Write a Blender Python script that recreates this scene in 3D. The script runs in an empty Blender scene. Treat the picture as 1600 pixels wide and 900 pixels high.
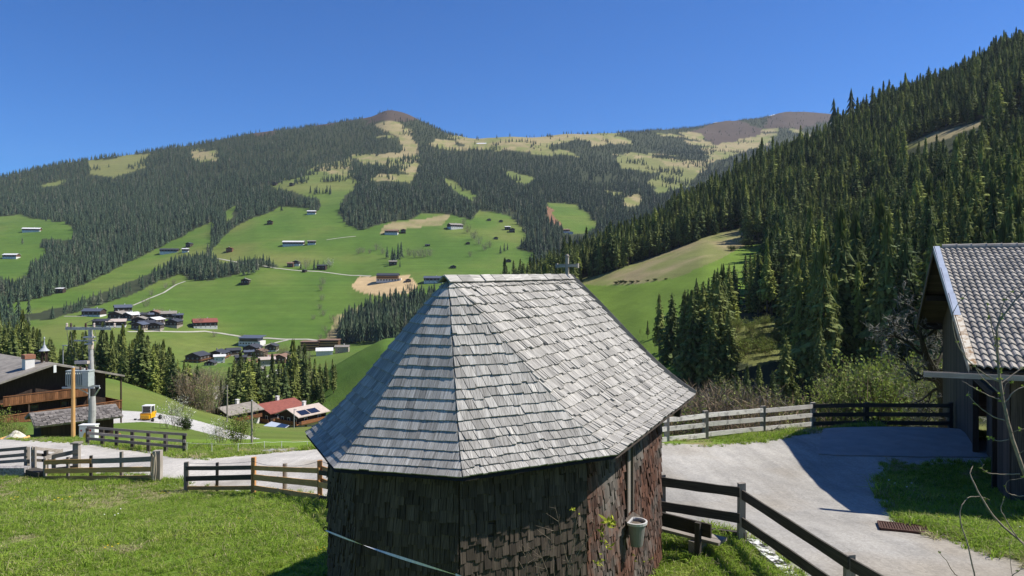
import bpy, math, random
import numpy as np
from mathutils import Vector, Matrix
R = math.radians
rng = random.Random(7)
nr = np.random.default_rng(11)
SC = bpy.context.scene
COL = SC.collection
F, U0, V0 = 1150.0, 800.0, 425.0          # focal length in photo pixels, principal column, horizon row

def P(u, v, D):                            # a point at depth D seen at photo pixel u,v
    return Vector(((u-U0)/F*D, D, -(v-V0)/F*D))

# ------------------------------------------------------------------ scene objects
def tag(o, label=None, cat=None, group=None, kind=None):
    if label: o['label'] = label
    if cat: o['category'] = cat
    if group: o['group'] = group
    if kind: o['kind'] = kind
    return o

def thing(name, label, cat, loc=(0, 0, 0), rz=0.0, group=None):
    o = bpy.data.objects.new(name, None)
    COL.objects.link(o)
    o.location = loc; o.rotation_euler = (0, 0, rz)
    o.empty_display_size = 0.2
    return tag(o, label, cat, group)

class MB:
    def __init__(self):
        self.v = []; self.f = []; self.uv = []; self.r = []; self.m = []
    def face(self, pts, uvs=None, r=0.5, m=0):
        b = len(self.v)
        self.v.extend(tuple(p) for p in pts)
        self.f.append(tuple(range(b, b+len(pts))))
        self.uv.extend(uvs if uvs else [(0.0, 0.0)]*len(pts))
        self.r.append(r); self.m.append(m)
    def mesh(self, vs, fs, r=0.5, m=0, uv=None):
        b = len(self.v)
        self.v.extend(tuple(p) for p in vs)
        for f in fs:
            self.f.append(tuple(b+i for i in f))
            self.uv.extend([uv[i] for i in f] if uv else [(0.0, 0.0)]*len(f))
            self.r.append(r); self.m.append(m)
    def hexa(self, q, r=None, m=0, la=2, uo=None):
        """eight corners: bottom ring 0-3, top ring 4-7; wood grain runs along edge 0->4 (la=2), 0->1 (la=0) or 1->2 (la=1)"""
        if r is None: r = rng.random()
        q = [Vector(p) for p in q]
        if uo is None: uo = (rng.random()*9, rng.random()*9)
        ex, ey, ez = q[1]-q[0], q[3]-q[0], q[4]-q[0]
        ax = [e.normalized() if e.length > 1e-9 else Vector((0, 0, 1)) for e in (ex, ey, ez)]
        along = ax[la]; oth = [a for i, a in enumerate(ax) if i != la]
        b = len(self.v)
        self.v.extend(tuple(p) for p in q)
        for f in ((3, 2, 1, 0), (4, 5, 6, 7), (0, 1, 5, 4), (1, 2, 6, 5), (2, 3, 7, 6), (3, 0, 4, 7)):
            self.f.append(tuple(b+i for i in f))
            for i in f:
                d = q[i]-q[0]
                self.uv.append((uo[0]+d.dot(oth[0])+d.dot(oth[1])*0.83, uo[1]+d.dot(along)))
            self.r.append(r); self.m.append(m)
    def box(self, c, s, rot=None, r=None, m=0, la=None):
        c = Vector(c); hx, hy, hz = s[0]/2, s[1]/2, s[2]/2
        if la is None: la = max(range(3), key=lambda i: s[i])
        q = [Vector(p) for p in ((-hx, -hy, -hz), (hx, -hy, -hz), (hx, hy, -hz), (-hx, hy, -hz),
                                 (-hx, -hy, hz), (hx, -hy, hz), (hx, hy, hz), (-hx, hy, hz))]
        if rot is not None: q = [rot @ p for p in q]
        self.hexa([c+p for p in q], r, m, la)
    def beam(self, p0, p1, w, h, r=None, m=0, up=(0, 0, 1), jit=0.0):
        """box from p0 to p1, w across, h upright"""
        p0, p1 = Vector(p0), Vector(p1)
        d = (p1-p0).normalized(); up = Vector(up)
        s = d.cross(up)
        if s.length < 1e-4: s = d.cross(Vector((0, 1, 0)))
        s.normalize(); t = s.cross(d).normalized()
        def ring(p):
            j = lambda: Vector((rng.uniform(-jit, jit), rng.uniform(-jit, jit), rng.uniform(-jit, jit)))
            return [p-s*w/2-t*h/2+j(), p+s*w/2-t*h/2+j(), p+s*w/2+t*h/2+j(), p-s*w/2+t*h/2+j()]
        self.hexa(ring(p0)+ring(p1), r, m, 2)
    def tube(self, pts, rad, n=6, r=0.5, m=0, cap=True):
        pts = [Vector(p) for p in pts]
        if not hasattr(rad, '__len__'): rad = [rad]*len(pts)
        b = len(self.v); L = 0
        uo = rng.random()*5
        uvv = []
        for i, p in enumerate(pts):
            d = (pts[min(i+1, len(pts)-1)]-pts[max(i-1, 0)]).normalized()
            a = Vector((1, 0, 0)) if abs(d.x) < 0.8 else Vector((0, 1, 0))
            s = d.cross(a).normalized(); t = d.cross(s)
            if i: L += (p-pts[i-1]).length
            for k in range(n):
                an = 2*math.pi*k/n
                self.v.append(tuple(p+(s*math.cos(an)+t*math.sin(an))*rad[i]))
                uvv.append((uo+k/n*6.28*rad[0], L))
        for i in range(len(pts)-1):
            for k in range(n):
                f = (i*n+k, i*n+(k+1) % n, (i+1)*n+(k+1) % n, (i+1)*n+k)
                self.f.append(tuple(b+j for j in f)); self.uv.extend(uvv[j] for j in f)
                self.r.append(r); self.m.append(m)
        if cap and n > 2:
            for f in (tuple(range(n))[::-1], tuple((len(pts)-1)*n+k for k in range(n))):
                self.f.append(tuple(b+j for j in f)); self.uv.extend(uvv[j] for j in f)
                self.r.append(r); self.m.append(m)
    def lathe(self, prof, c=(0, 0, 0), n=16, r=0.5, m=0):
        c = Vector(c); b = len(self.v)
        for (rr, z) in prof:
            for k in range(n):
                a = 2*math.pi*k/n
                self.v.append((c.x+rr*math.cos(a), c.y+rr*math.sin(a), c.z+z))
        for i in range(len(prof)-1):
            for k in range(n):
                self.f.append((b+i*n+k, b+i*n+(k+1) % n, b+(i+1)*n+(k+1) % n, b+(i+1)*n+k))
                self.uv.extend([(0, 0)]*4); self.r.append(r); self.m.append(m)
    def kite(self, p0, p1, w, nrm, r=0.5, m=0, at=0.5):
        """leaf or needle spray: a four point kite from p0 to p1"""
        p0, p1 = Vector(p0), Vector(p1); d = p1-p0
        s = d.cross(Vector(nrm))
        if s.length < 1e-6: s = d.cross(Vector((0.3, 0.5, 0.8)))
        s = s.normalized()*w/2; q = p0+d*at
        self.face((p0, q-s, p1, q+s), None, r, m)
    def data(self, name, mats, smooth=False):
        me = bpy.data.meshes.new(name)
        me.from_pydata(self.v, [], self.f)
        ul = me.uv_layers.new(name='UVMap')
        ul.data.foreach_set('uv', np.array(self.uv, dtype=np.float32).ravel())
        at = me.attributes.new('rnd', 'FLOAT', 'FACE')
        at.data.foreach_set('value', np.array(self.r, dtype=np.float32))
        for mt in (mats if isinstance(mats, (list, tuple)) else [mats]): me.materials.append(mt)
        me.polygons.foreach_set('material_index', np.array(self.m, dtype=np.int32))
        if smooth: me.polygons.foreach_set('use_smooth', np.ones(len(self.f), dtype=bool))
        me.update()
        return me
    def build(self, name, mats, parent=None, smooth=False, world=False):
        if parent is not None and world:
            l = parent.location
            self.v = [(x-l.x, y-l.y, z-l.z) for x, y, z in self.v]
        me = self.data(name, mats, smooth)
        o = bpy.data.objects.new(name, me)
        COL.objects.link(o)
        if parent is not None: o.parent = parent
        return o

def copy_tree(src, name=None):
    c = src.copy(); COL.objects.link(c)
    for ch in src.children:
        d = ch.copy(); COL.objects.link(d); d.parent = c
        for g in ch.children:
            e = g.copy(); COL.objects.link(e); e.parent = d
    return c

# ------------------------------------------------------------------ materials
class NT:
    def __init__(self, name, rough=0.9, spec=0.25):
        self.m = bpy.data.materials.new(name); self.m.use_nodes = True
        self.t = self.m.node_tree; self.n = self.t.nodes
        self.b = self.n['Principled BSDF']
        self.b.inputs['Roughness'].default_value = rough
        self.b.inputs['Specular IOR Level'].default_value = spec
    def add(self, ty, **kw):
        n = self.n.new(ty)
        for k, v in kw.items(): setattr(n, k, v)
        return n
    def link(self, a, b): self.t.links.new(a, b)
    def coord(self, kind, scale):
        tc = self.add('ShaderNodeTexCoord'); mp = self.add('ShaderNodeMapping')
        mp.inputs['Scale'].default_value = scale
        if kind == 'World':
            g = self.add('ShaderNodeNewGeometry'); self.link(g.outputs['Position'], mp.inputs['Vector'])
        else: self.link(tc.outputs[kind], mp.inputs['Vector'])
        return mp.outputs['Vector']
    def noise(self, vec, scale, detail=4, rough=0.6, dist=0.0):
        n = self.add('ShaderNodeTexNoise'); self.link(vec, n.inputs['Vector'])
        n.inputs['Scale'].default_value = scale; n.inputs['Detail'].default_value = detail
        n.inputs['Roughness'].default_value = rough; n.inputs['Distortion'].default_value = dist
        return n.outputs['Fac']
    def ramp(self, fac, stops):
        r = self.add('ShaderNodeValToRGB'); e = r.color_ramp.elements
        while len(e) < len(stops): e.new(0.5)
        for i, (p, c) in enumerate(stops):
            e[i].position = p; e[i].color = (*c, 1) if len(c) == 3 else c
        self.link(fac, r.inputs['Fac'])
        return r.outputs['Color']
    def mix(self, fac, a, b, mode='MIX'):
        n = self.add('ShaderNodeMix', data_type='RGBA', blend_type=mode)
        for s, x in ((n.inputs[0], fac), (n.inputs[6], a), (n.inputs[7], b)):
            if isinstance(x, (int, float)): s.default_value = x
            elif isinstance(x, tuple): s.default_value = (*x, 1)
            else: self.link(x, s)
        return n.outputs[2]
    def math(self, op, a, b=0.0, c=None):
        n = self.add('ShaderNodeMath', operation=op)
        for i, x in enumerate((a, b) if c is None else (a, b, c)):
            if isinstance(x, (int, float)): n.inputs[i].default_value = x
            else: self.link(x, n.inputs[i])
        return n.outputs[0]
    def attr(self, name):
        a = self.add('ShaderNodeAttribute'); a.attribute_name = name
        return a
    def scaled(self, col, k0, k1, fac):
        """multiply a colour by a factor running k0..k1 with fac"""
        mr = self.add('ShaderNodeMapRange'); self.link(fac, mr.inputs['Value'])
        mr.inputs['To Min'].default_value = k0; mr.inputs['To Max'].default_value = k1
        v = self.add('ShaderNodeVectorMath', operation='SCALE')
        self.link(col, v.inputs[0]); self.link(mr.outputs['Result'], v.inputs['Scale'])
        return v.outputs[0]
    def color(self, c): 
        if isinstance(c, tuple): self.b.inputs['Base Color'].default_value = (*c, 1)
        else: self.link(c, self.b.inputs['Base Color'])
    def bump(self, h, strength=0.3, dist=0.01):
        b = self.add('ShaderNodeBump'); b.inputs['Strength'].default_value = strength
        b.inputs['Distance'].default_value = dist
        self.link(h, b.inputs['Height']); self.link(b.outputs['Normal'], self.b.inputs['Normal'])

def mk_wood(name, dark, light, gx=55, gy=2.2, vary=(0.72, 1.25), rough=0.88, patch=None, bump=0.5, pscale=3.0, pth=(0.52, 0.66)):
    t = NT(name, rough)
    uv = t.coord('UV', (gx, gy, 1))
    g = t.noise(uv, 1.0, 7, 0.68, 0.35)
    c = t.ramp(g, [(0.28, dark), (0.72, light)])
    big = t.noise(t.coord('UV', (3, 1.1, 1)), 1.4, 4)
    c = t.scaled(c, 0.75, 1.25, big)
    if patch:
        pn = t.noise(t.coord('World', (1, 1, 1)), pscale, 6, 0.7)
        pf = t.ramp(pn, [(pth[0], (0, 0, 0)), (pth[1], (1, 1, 1))])
        c = t.mix(pf, c, patch)
    c = t.scaled(c, vary[0], vary[1], t.attr('rnd').outputs['Fac'])
    t.color(c); t.bump(g, bump, 0.006)
    return t.m

def mk_plain(name, c1, c2=None, scale=6, rough=0.8, spec=0.3, coord='Object', bump=0.0, metal=0.0, th=(0.35, 0.68), vary=None, detail=6):
    t = NT(name, rough, spec)
    if c2 is None: c2 = tuple(x*0.82 for x in c1)
    n = t.noise(t.coord(coord, (1, 1, 1)), scale, detail)
    c = t.ramp(n, [(th[0], c1), (th[1], c2)])
    if vary: c = t.scaled(c, vary[0], vary[1], t.attr('rnd').outputs['Fac'])
    t.color(c)
    t.b.inputs['Metallic'].default_value = metal
    if bump: t.bump(n, bump, 0.02)
    return t.m

def mk_leaf(name, c1, c2, c3=None, trans=0.15, rough=0.75):
    """foliage: colour changes from plant to plant and a little from spray to spray"""
    t = NT(name, rough, 0.2)
    oi = t.add('ShaderNodeObjectInfo')
    stops = [(0.0, c1), (0.8, c2)] + ([(1.0, c3)] if c3 else [])
    c = t.ramp(oi.outputs['Random'], stops)
    c = t.scaled(c, 0.55, 1.5, t.attr('rnd').outputs['Fac'])
    t.color(c)
    if trans:
        tr = t.add('ShaderNodeBsdfTranslucent'); t.link(c, tr.inputs['Color'])
        mx = t.add('ShaderNodeMixShader'); mx.inputs[0].default_value = trans
        out = t.n['Material Output']
        t.link(t.b.outputs[0], mx.inputs[1]); t.link(tr.outputs[0], mx.inputs[2])
        t.link(mx.outputs[0], out.inputs['Surface'])
    return t.m

MAT = {}
def setup_materials():
    M = MAT
    M['shingle_roof'] = mk_wood('weathered_shingle', (0.105, 0.096, 0.080), (0.59, 0.56, 0.505), 70, 2.5, (0.62, 1.2), patch=(0.16, 0.10, 0.06), pscale=1.3, pth=(0.66, 0.80))
    M['shingle_wall'] = mk_wood('dark_wall_shingle', (0.012, 0.009, 0.007), (0.135, 0.105, 0.080), 75, 2.2, (0.6, 1.25))
    M['shingle_red'] = mk_wood('reddish_wall_shingle', (0.030, 0.015, 0.010), (0.150, 0.068, 0.042), 60, 2.2, (0.45, 1.4), patch=(0.115, 0.10, 0.085), pscale=1.0, pth=(0.44, 0.60))
    M['grey_wood'] = mk_wood('silvered_wood', (0.14, 0.12, 0.095), (0.42, 0.375, 0.315), 50, 1.6)
    M['pale_wood'] = mk_wood('bleached_rail', (0.48, 0.455, 0.41), (0.82, 0.79, 0.72), 45, 1.5, (0.8, 1.15), patch=(0.22, 0.21, 0.19), pscale=3.0)
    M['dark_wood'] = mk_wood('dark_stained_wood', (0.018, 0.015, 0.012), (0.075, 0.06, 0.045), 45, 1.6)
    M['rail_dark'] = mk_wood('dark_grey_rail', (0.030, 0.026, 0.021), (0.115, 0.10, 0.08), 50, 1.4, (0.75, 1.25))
    M['brown_wood'] = mk_wood('fresh_brown_board', (0.40, 0.21, 0.065), (0.76, 0.46, 0.18), 40, 1.4, (0.7, 1.25))
    M['orange_wood'] = mk_wood('new_orange_post', (0.33, 0.15, 0.05), (0.62, 0.34, 0.14), 40, 1.4, (0.85, 1.15))
    M['balcony_wood'] = mk_wood('balcony_board', (0.10, 0.04, 0.018), (0.28, 0.125, 0.055), 14, 0.8, (0.6, 1.4))
    M['barn_board'] = mk_wood('weathered_barn_board', (0.030, 0.024, 0.019), (0.135, 0.108, 0.085), 30, 0.7, (0.6, 1.35))
    M['red_paint'] = mk_plain('red_paint_remains', (0.24, 0.07, 0.05), (0.30, 0.20, 0.16), 25)
    M['kerb'] = mk_plain('flaking_white_kerb', (0.75, 0.74, 0.70), (0.03, 0.03, 0.028), 9, th=(0.44, 0.56), coord='World', bump=0.3)
    M['stone_grey'] = mk_plain('speckled_concrete', (0.42, 0.40, 0.38), (0.16, 0.14, 0.13), 14, th=(0.4, 0.65), coord='World', bump=0.4)
    M['slab_pale'] = mk_plain('pale_gravel_track', (0.44, 0.42, 0.34), (0.36, 0.35, 0.27), 0.15, coord='World')
    M['slab'] = mk_plain('concrete_slab', (0.30, 0.285, 0.26), (0.24, 0.228, 0.21), 1.6, coord='World', bump=0.15)
    M['white_wall'] = mk_plain('white_render', (0.72, 0.70, 0.66), (0.62, 0.60, 0.56), 0.8)
    M['cream_wall'] = mk_plain('cream_render', (0.38, 0.33, 0.26), (0.30, 0.26, 0.20), 0.8)
    M['dark_timber'] = mk_wood('house_dark_timber', (0.022, 0.015, 0.011), (0.075, 0.05, 0.035), 10, 0.8)
    M['mid_timber'] = mk_wood('house_brown_timber', (0.06, 0.033, 0.018), (0.17, 0.095, 0.05), 8, 0.8)
    M['roof_dark'] = mk_plain('dark_slate_roof', (0.055, 0.058, 0.068), (0.035, 0.037, 0.043), 1.2, rough=0.6)
    M['roof_blue'] = mk_plain('blue_grey_metal_roof', (0.10, 0.115, 0.15), (0.075, 0.085, 0.11), 0.8, rough=0.5)
    M['roof_grey'] = mk_plain('grey_shingled_roof', (0.30, 0.27, 0.225), (0.18, 0.16, 0.135), 1.1, bump=0.3)
    M['roof_red'] = mk_plain('red_tiled_roof', (0.27, 0.085, 0.06), (0.19, 0.06, 0.045), 1.3, bump=0.2)
    M['roof_brown'] = mk_plain('brown_tiled_roof', (0.24, 0.145, 0.10), (0.17, 0.10, 0.07), 1.1)
    M['roof_pink'] = mk_plain('faded_tiled_roof', (0.52, 0.43, 0.36), (0.40, 0.33, 0.28), 1.1)
    M['roof_pale'] = mk_plain('pale_roof_sheet', (0.66, 0.65, 0.63), (0.55, 0.54, 0.52), 0.7)
    M['glass'] = mk_plain('dark_glass', (0.018, 0.022, 0.028), (0.03, 0.035, 0.04), 3, rough=0.12, spec=0.6)
    M['solar'] = mk_plain('solar_glass', (0.010, 0.014, 0.03), (0.016, 0.02, 0.04), 3, rough=0.15, spec=0.6)
    M['metal'] = mk_plain('galvanised_steel', (0.42, 0.44, 0.45), (0.30, 0.32, 0.33), 8, rough=0.45, spec=0.5)
    M['metal_light'] = mk_plain('bare_sheet_metal', (0.42, 0.46, 0.52), (0.34, 0.37, 0.42), 3, rough=0.4, spec=0.5)
    M['flash_rust'] = mk_plain('stained_sheet_metal', (0.62, 0.56, 0.44), (0.26, 0.15, 0.06), 6, rough=0.6, th=(0.45, 0.62))
    M['transformer'] = mk_plain('grey_green_tank', (0.40, 0.44, 0.43), (0.33, 0.37, 0.36), 5, rough=0.5)
    M['concrete_pole'] = mk_plain('spun_concrete', (0.44, 0.43, 0.41), (0.34, 0.33, 0.31), 4, bump=0.1)
    M['ceramic'] = mk_plain('brown_ceramic', (0.07, 0.03, 0.02), None, 5, rough=0.3)
    M['ceramic_pale'] = mk_plain('pale_ceramic', (0.60, 0.50, 0.43), None, 5, rough=0.3)
    M['cabinet'] = mk_plain('cabinet_white', (0.74, 0.74, 0.72), (0.66, 0.66, 0.63), 3, rough=0.5)
    M['black'] = mk_plain('black_rubber', (0.014, 0.014, 0.014), (0.03, 0.03, 0.03), 8, rough=0.7)
    M['yellow'] = mk_plain('yellow_paint', (0.78, 0.42, 0.012), (0.66, 0.34, 0.01), 3, rough=0.4, spec=0.5)
    M['white_paint'] = mk_plain('white_paint', (0.78, 0.78, 0.76), (0.70, 0.70, 0.68), 4, rough=0.5)
    M['red_sign'] = mk_plain('red_sticker', (0.55, 0.03, 0.03), None, 5)
    M['yellow_sign'] = mk_plain('yellow_sticker', (0.75, 0.50, 0.05), None, 5)
    M['rust'] = mk_plain('rusty_iron', (0.10, 0.048, 0.030), (0.055, 0.030, 0.022), 18, rough=0.85, bump=0.2)
    M['tile'] = mk_plain('concrete_tile', (0.36, 0.325, 0.275), (0.24, 0.215, 0.18), 3.5, coord='Object', rough=0.85, vary=(0.78, 1.2), bump=0.1)
    M['brick'] = mk_plain('brick_cap', (0.33, 0.15, 0.09), (0.25, 0.11, 0.07), 8)
    M['pot'] = mk_plain('grey_plastic_pot', (0.215, 0.205, 0.19), (0.17, 0.162, 0.15), 6, rough=0.45, spec=0.4)
    M['pot_rim'] = mk_plain('pale_plastic_rim', (0.58, 0.565, 0.54), None, 6, rough=0.4, spec=0.4)
    M['soil'] = mk_plain('dry_soil', (0.16, 0.13, 0.10), (0.09, 0.07, 0.05), 30)
    M['tape'] = mk_plain('white_tape', (0.80, 0.80, 0.80), (0.6, 0.6, 0.6), 20, rough=0.6)
    M['rope'] = mk_plain('cream_rope', (0.66, 0.56, 0.40), (0.5, 0.42, 0.3), 40)
    M['wire'] = mk_plain('dull_wire', (0.10, 0.10, 0.10), None, 10, rough=0.5)
    M['bark'] = mk_plain('grey_brown_bark', (0.13, 0.10, 0.075), (0.07, 0.055, 0.04), 6, bump=0.4)
    M['bark_dark'] = mk_plain('dark_mossy_bark', (0.045, 0.038, 0.026), (0.07, 0.065, 0.03), 9, bump=0.4)
    M['lichen_twig'] = mk_leaf('lichen_covered_twig', (0.17, 0.16, 0.125), (0.22, 0.21, 0.17), None, 0)
    M['twig_pale'] = mk_plain('pale_young_twig', (0.30, 0.235, 0.17), (0.15, 0.115, 0.08), 30, bump=0.2)
    M['twig_brown'] = mk_leaf('bare_brown_twig', (0.17, 0.115, 0.07), (0.25, 0.18, 0.11), None, 0)
    M['twig_grey'] = mk_leaf('bare_grey_twig', (0.16, 0.135, 0.095), (0.24, 0.205, 0.15), None, 0)
    M['spruce'] = mk_leaf('spruce_needles', (0.085, 0.122, 0.042), (0.205, 0.235, 0.062), (0.31, 0.35, 0.078), 0.28)
    M['far_spruce'] = mk_leaf('distant_spruce_needles', (0.038, 0.068, 0.038), (0.074, 0.108, 0.052), (0.125, 0.13, 0.085), 0.0)
    M['leaf_spring'] = mk_leaf('young_spring_leaf', (0.13, 0.18, 0.03), (0.20, 0.25, 0.05), None, 0.3)
    M['leaf_olive'] = mk_leaf('olive_spring_leaf', (0.17, 0.20, 0.05), (0.24, 0.27, 0.07), None, 0.3)
    M['leaf_yellow'] = mk_leaf('yellow_green_leaf', (0.33, 0.36, 0.03), (0.40, 0.42, 0.05), None, 0.35)
    M['blossom'] = mk_leaf('white_blossom', (0.55, 0.56, 0.44), (0.66, 0.66, 0.56), None, 0.25)
    M['shrub_green'] = mk_leaf('dense_shrub_leaf', (0.035, 0.06, 0.015), (0.06, 0.09, 0.02), None, 0.15)
    M['grass'] = mk_leaf('grass_blade', (0.19, 0.30, 0.03), (0.30, 0.42, 0.055), (0.40, 0.45, 0.10), 0.45, 0.55)
    M['grass_dry'] = mk_leaf('dry_grass_blade', (0.34, 0.30, 0.15), (0.45, 0.40, 0.22), None, 0.25)
    M['snow'] = mk_plain('old_snow', (0.86, 0.87, 0.90), (0.80, 0.81, 0.85), 0.05)
    M['cream_sheet'] = mk_plain('cream_sheet', (0.62, 0.58, 0.48), (0.45, 0.41, 0.33), 2.5)
    M['shed_shingle'] = mk_wood('old_dark_shingle', (0.07, 0.06, 0.055), (0.26, 0.235, 0.21), 40, 1.5, (0.55, 1.35))
    M['larch'] = mk_leaf('larch_needles', (0.15, 0.19, 0.055), (0.21, 0.25, 0.07), (0.30, 0.33, 0.09), 0.25)
    M['flower_yellow'] = mk_plain('yellow_petals', (0.75, 0.52, 0.02), None, 5)
    M['flower_white'] = mk_plain('white_petals', (0.8, 0.8, 0.76), None, 5)
    M['stone'] = mk_plain('field_stone', (0.36, 0.34, 0.32), (0.24, 0.23, 0.21), 3, bump=0.4)
setup_materials()
# ================================================================== TERRAIN
MAIN = [  # bands of the valley and the far mountain: (column, depth, row) read off the photo
 [(-900,60,690),(0,60,690),(200,58,690),(330,60,688),(420,60,687),(520,60,690),(700,60,700),(850,60,755),(1000,60,785),(1300,60,790),(1600,60,775),(2600,60,760)],
 [(-900,115,640),(0,115,640),(100,115,645),(230,110,657),(330,110,668),(420,115,675),(520,115,680),(700,110,690),(900,100,740),(1100,100,735),(1300,100,718),(1600,100,710),(2600,100,700)],
 [(-900,200,570),(0,200,575),(100,200,580),(180,195,592),(250,185,615),(330,170,648),(380,190,662),(450,205,668),(520,210,664),(600,220,600),(700,220,610),(900,180,640),(1100,150,660),(1600,140,660),(2600,140,650)],
 [(-900,300,590),(0,300,592),(180,300,612),(330,300,642),(400,320,642),(450,320,636),(520,300,572),(560,310,548),(600,320,527),(700,330,520),(900,300,560),(1600,300,600),(2600,300,600)],
 [(-900,420,570),(0,420,572),(200,430,602),(310,430,602),(400,450,602),(500,450,592),(560,450,568),(600,450,562),(700,450,562),(1600,450,565),(2600,450,565)],
 [(-900,600,540),(0,600,545),(200,600,560),(300,600,570),(400,600,568),(500,600,562),(600,600,550),(700,600,542),(1600,600,540),(2600,600,540)],
 [(-900,720,515),(0,720,518),(100,720,514),(200,720,521),(320,740,540),(400,740,546),(500,720,545),(600,720,535),(700,720,530),(1600,720,530),(2600,720,530)],
 [(-900,850,488),(0,850,490),(130,850,488),(250,850,488),(350,850,498),(450,850,502),(550,850,506),(620,850,490),(700,850,490),(1600,850,482),(2600,850,482)],
 [(-900,1000,452),(0,1000,455),(130,1000,450),(250,1000,446),(400,1000,440),(550,1000,449),(620,1000,440),(700,1000,437),(900,1000,440),(1600,1000,430),(2600,1000,430)],
 [(-900,1200,415),(0,1200,415),(250,1250,404),(400,1200,396),(550,1200,400),(700,1200,396),(820,1200,396),(900,1200,402),(1600,1200,382),(2600,1200,380)],
 [(-900,1450,375),(0,1450,370),(250,1500,360),(400,1450,346),(550,1450,346),(700,1450,346),(850,1400,362),(930,1500,352),(1100,1800,330),(1600,2000,322),(2600,2000,320)],
 [(-900,1800,340),(0,1800,330),(250,1900,318),(450,1800,300),(600,1800,290),(750,1800,300),(900,1900,300),(1100,2400,270),(1600,2600,262),(2600,2600,260)],
 [(-900,2100,325),(0,2100,298),(250,2300,268),(450,2300,245),(600,2400,235),(750,2300,252),(900,2500,245),(1100,3200,225),(1600,3500,230),(2600,3500,240)],
 [(-900,2500,330),(-300,2400,318),(0,2400,275),(100,2500,252),(200,2600,240),(300,2700,224),(400,2800,204),(480,2900,190),(550,3000,183),(580,3000,180),(605,3000,168),(632,3000,173),(660,2950,187),(700,2900,206),(740,2800,214),(800,2800,211),(850,2900,208),(900,3000,206),(960,3100,203),(1050,3500,199),(1120,3900,190),(1190,4200,180),(1225,4200,168),(1260,4200,169),(1310,4200,175),(1400,4200,182),(1800,4200,250),(2600,4200,300)],
 [(-900,3200,400),(0,3200,360),(600,3900,270),(900,3900,270),(1225,4900,250),(1800,4900,300),(2600,4900,350)],
 [(-900,4600,420),(600,4800,400),(1225,5600,390),(2600,5600,400)],
]
HILL = [  # the wooded hill on the right
 [(-900,500,4000),(650,500,4000),(700,500,535),(780,480,512),(820,420,502),(900,300,540),(1000,220,595),(1100,180,630),(1200,160,644),(1300,150,653),(1450,140,656),(1600,130,655),(2600,115,640)],
 [(-900,600,4000),(650,600,4000),(700,600,500),(780,560,476),(820,540,458),(900,480,437),(1000,450,411),(1100,430,383),(1200,420,388),(1300,400,400),(1450,380,330),(1600,380,268),(2600,400,60)],
 [(-900,640,4000),(650,640,4000),(700,640,560),(740,630,505),(780,630,466),(820,630,451),(900,640,414),(1000,660,377),(1100,680,318),(1200,700,262),(1300,720,213),(1450,720,143),(1600,740,70),(2600,800,-330)],
 [(-900,800,4000),(650,800,4000),(700,800,600),(820,800,520),(1000,820,430),(1200,850,300),(1450,880,190),(1600,900,130),(2600,950,-100)],
 [(-900,1100,4000),(650,1100,4000),(700,1100,560),(1000,1200,480),(1600,1300,350),(2600,1300,250)],
]
def layer_arrays(lay, u):
    Ds, Zs = [], []
    for pts in lay:
        a = np.array(pts, float)
        d = np.interp(u, a[:, 0], a[:, 1]); v = np.interp(u, a[:, 0], a[:, 2])
        Ds.append(d); Zs.append(-(v-V0)/F*d)
    return np.array(Ds), np.array(Zs)

UG = np.linspace(-900, 2600, 1401)
DG = np.exp(np.linspace(math.log(55), math.log(5200), 520))
def smooth1(a, k, axis):
    w = np.hanning(2*k+3)[1:-1]; w /= w.sum()
    pad = [(0, 0)]*a.ndim; pad[axis] = (k, k)
    return np.apply_along_axis(lambda x: np.convolve(x, w, 'valid'), axis, np.pad(a, pad, mode='edge'))
def make_table(lay, lo_fill, ks, ku):
    Ds, Zs = layer_arrays(lay, UG)
    T = np.empty((len(UG), len(DG)))
    for i in range(len(UG)):
        z = np.interp(DG, Ds[:, i], Zs[:, i])
        if lo_fill:
            s = (Zs[1, i]-Zs[0, i])/(Ds[1, i]-Ds[0, i])
            z = np.where(DG < Ds[0, i], Zs[0, i]-(Ds[0, i]-DG)*1.1, z)
        T[i] = z
    return smooth1(smooth1(T, ks, 1), ku, 0)
TM = make_table(MAIN, False, 4, 5)
TH = make_table(HILL, True, 5, 8)
def sample(T, u, D):
    fu = np.clip((u-UG[0])/(UG[1]-UG[0]), 0, len(UG)-1.001)
    fd = np.clip(np.log(np.maximum(D, 55)/55)/math.log(5200/55)*(len(DG)-1), 0, len(DG)-1.001)
    iu, idd = fu.astype(int), fd.astype(int); a, b = fu-iu, fd-idd
    return (T[iu, idd]*(1-a)*(1-b)+T[iu+1, idd]*a*(1-b)+T[iu, idd+1]*(1-a)*b+T[iu+1, idd+1]*a*b)

# smooth value noise for the lie of the land
class VNoise:
    def __init__(s, seed):
        g = np.random.default_rng(seed); s.t = g.random((256, 256))*2-1
    def __call__(s, x, y):
        x = np.asarray(x, float); y = np.asarray(y, float)
        xi, yi = np.floor(x).astype(int), np.floor(y).astype(int); fx, fy = x-xi, y-yi
        fx = fx*fx*(3-2*fx); fy = fy*fy*(3-2*fy); t = s.t
        g = lambda i, j: t[(xi+i) % 256, (yi+j) % 256]
        return (g(0, 0)*(1-fx)+g(1, 0)*fx)*(1-fy)+(g(0, 1)*(1-fx)+g(1, 1)*fx)*fy
VN = [VNoise(100+i) for i in range(6)]
def fbm(x, y, s, o=4, k=0):
    r = 0; a = 1.0
    for i in range(o):
        r = r+a*VN[(i+k) % 6](x/s+17.3*i, y/s-9.1*i); a *= 0.5; s *= 0.5
    return r

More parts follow.
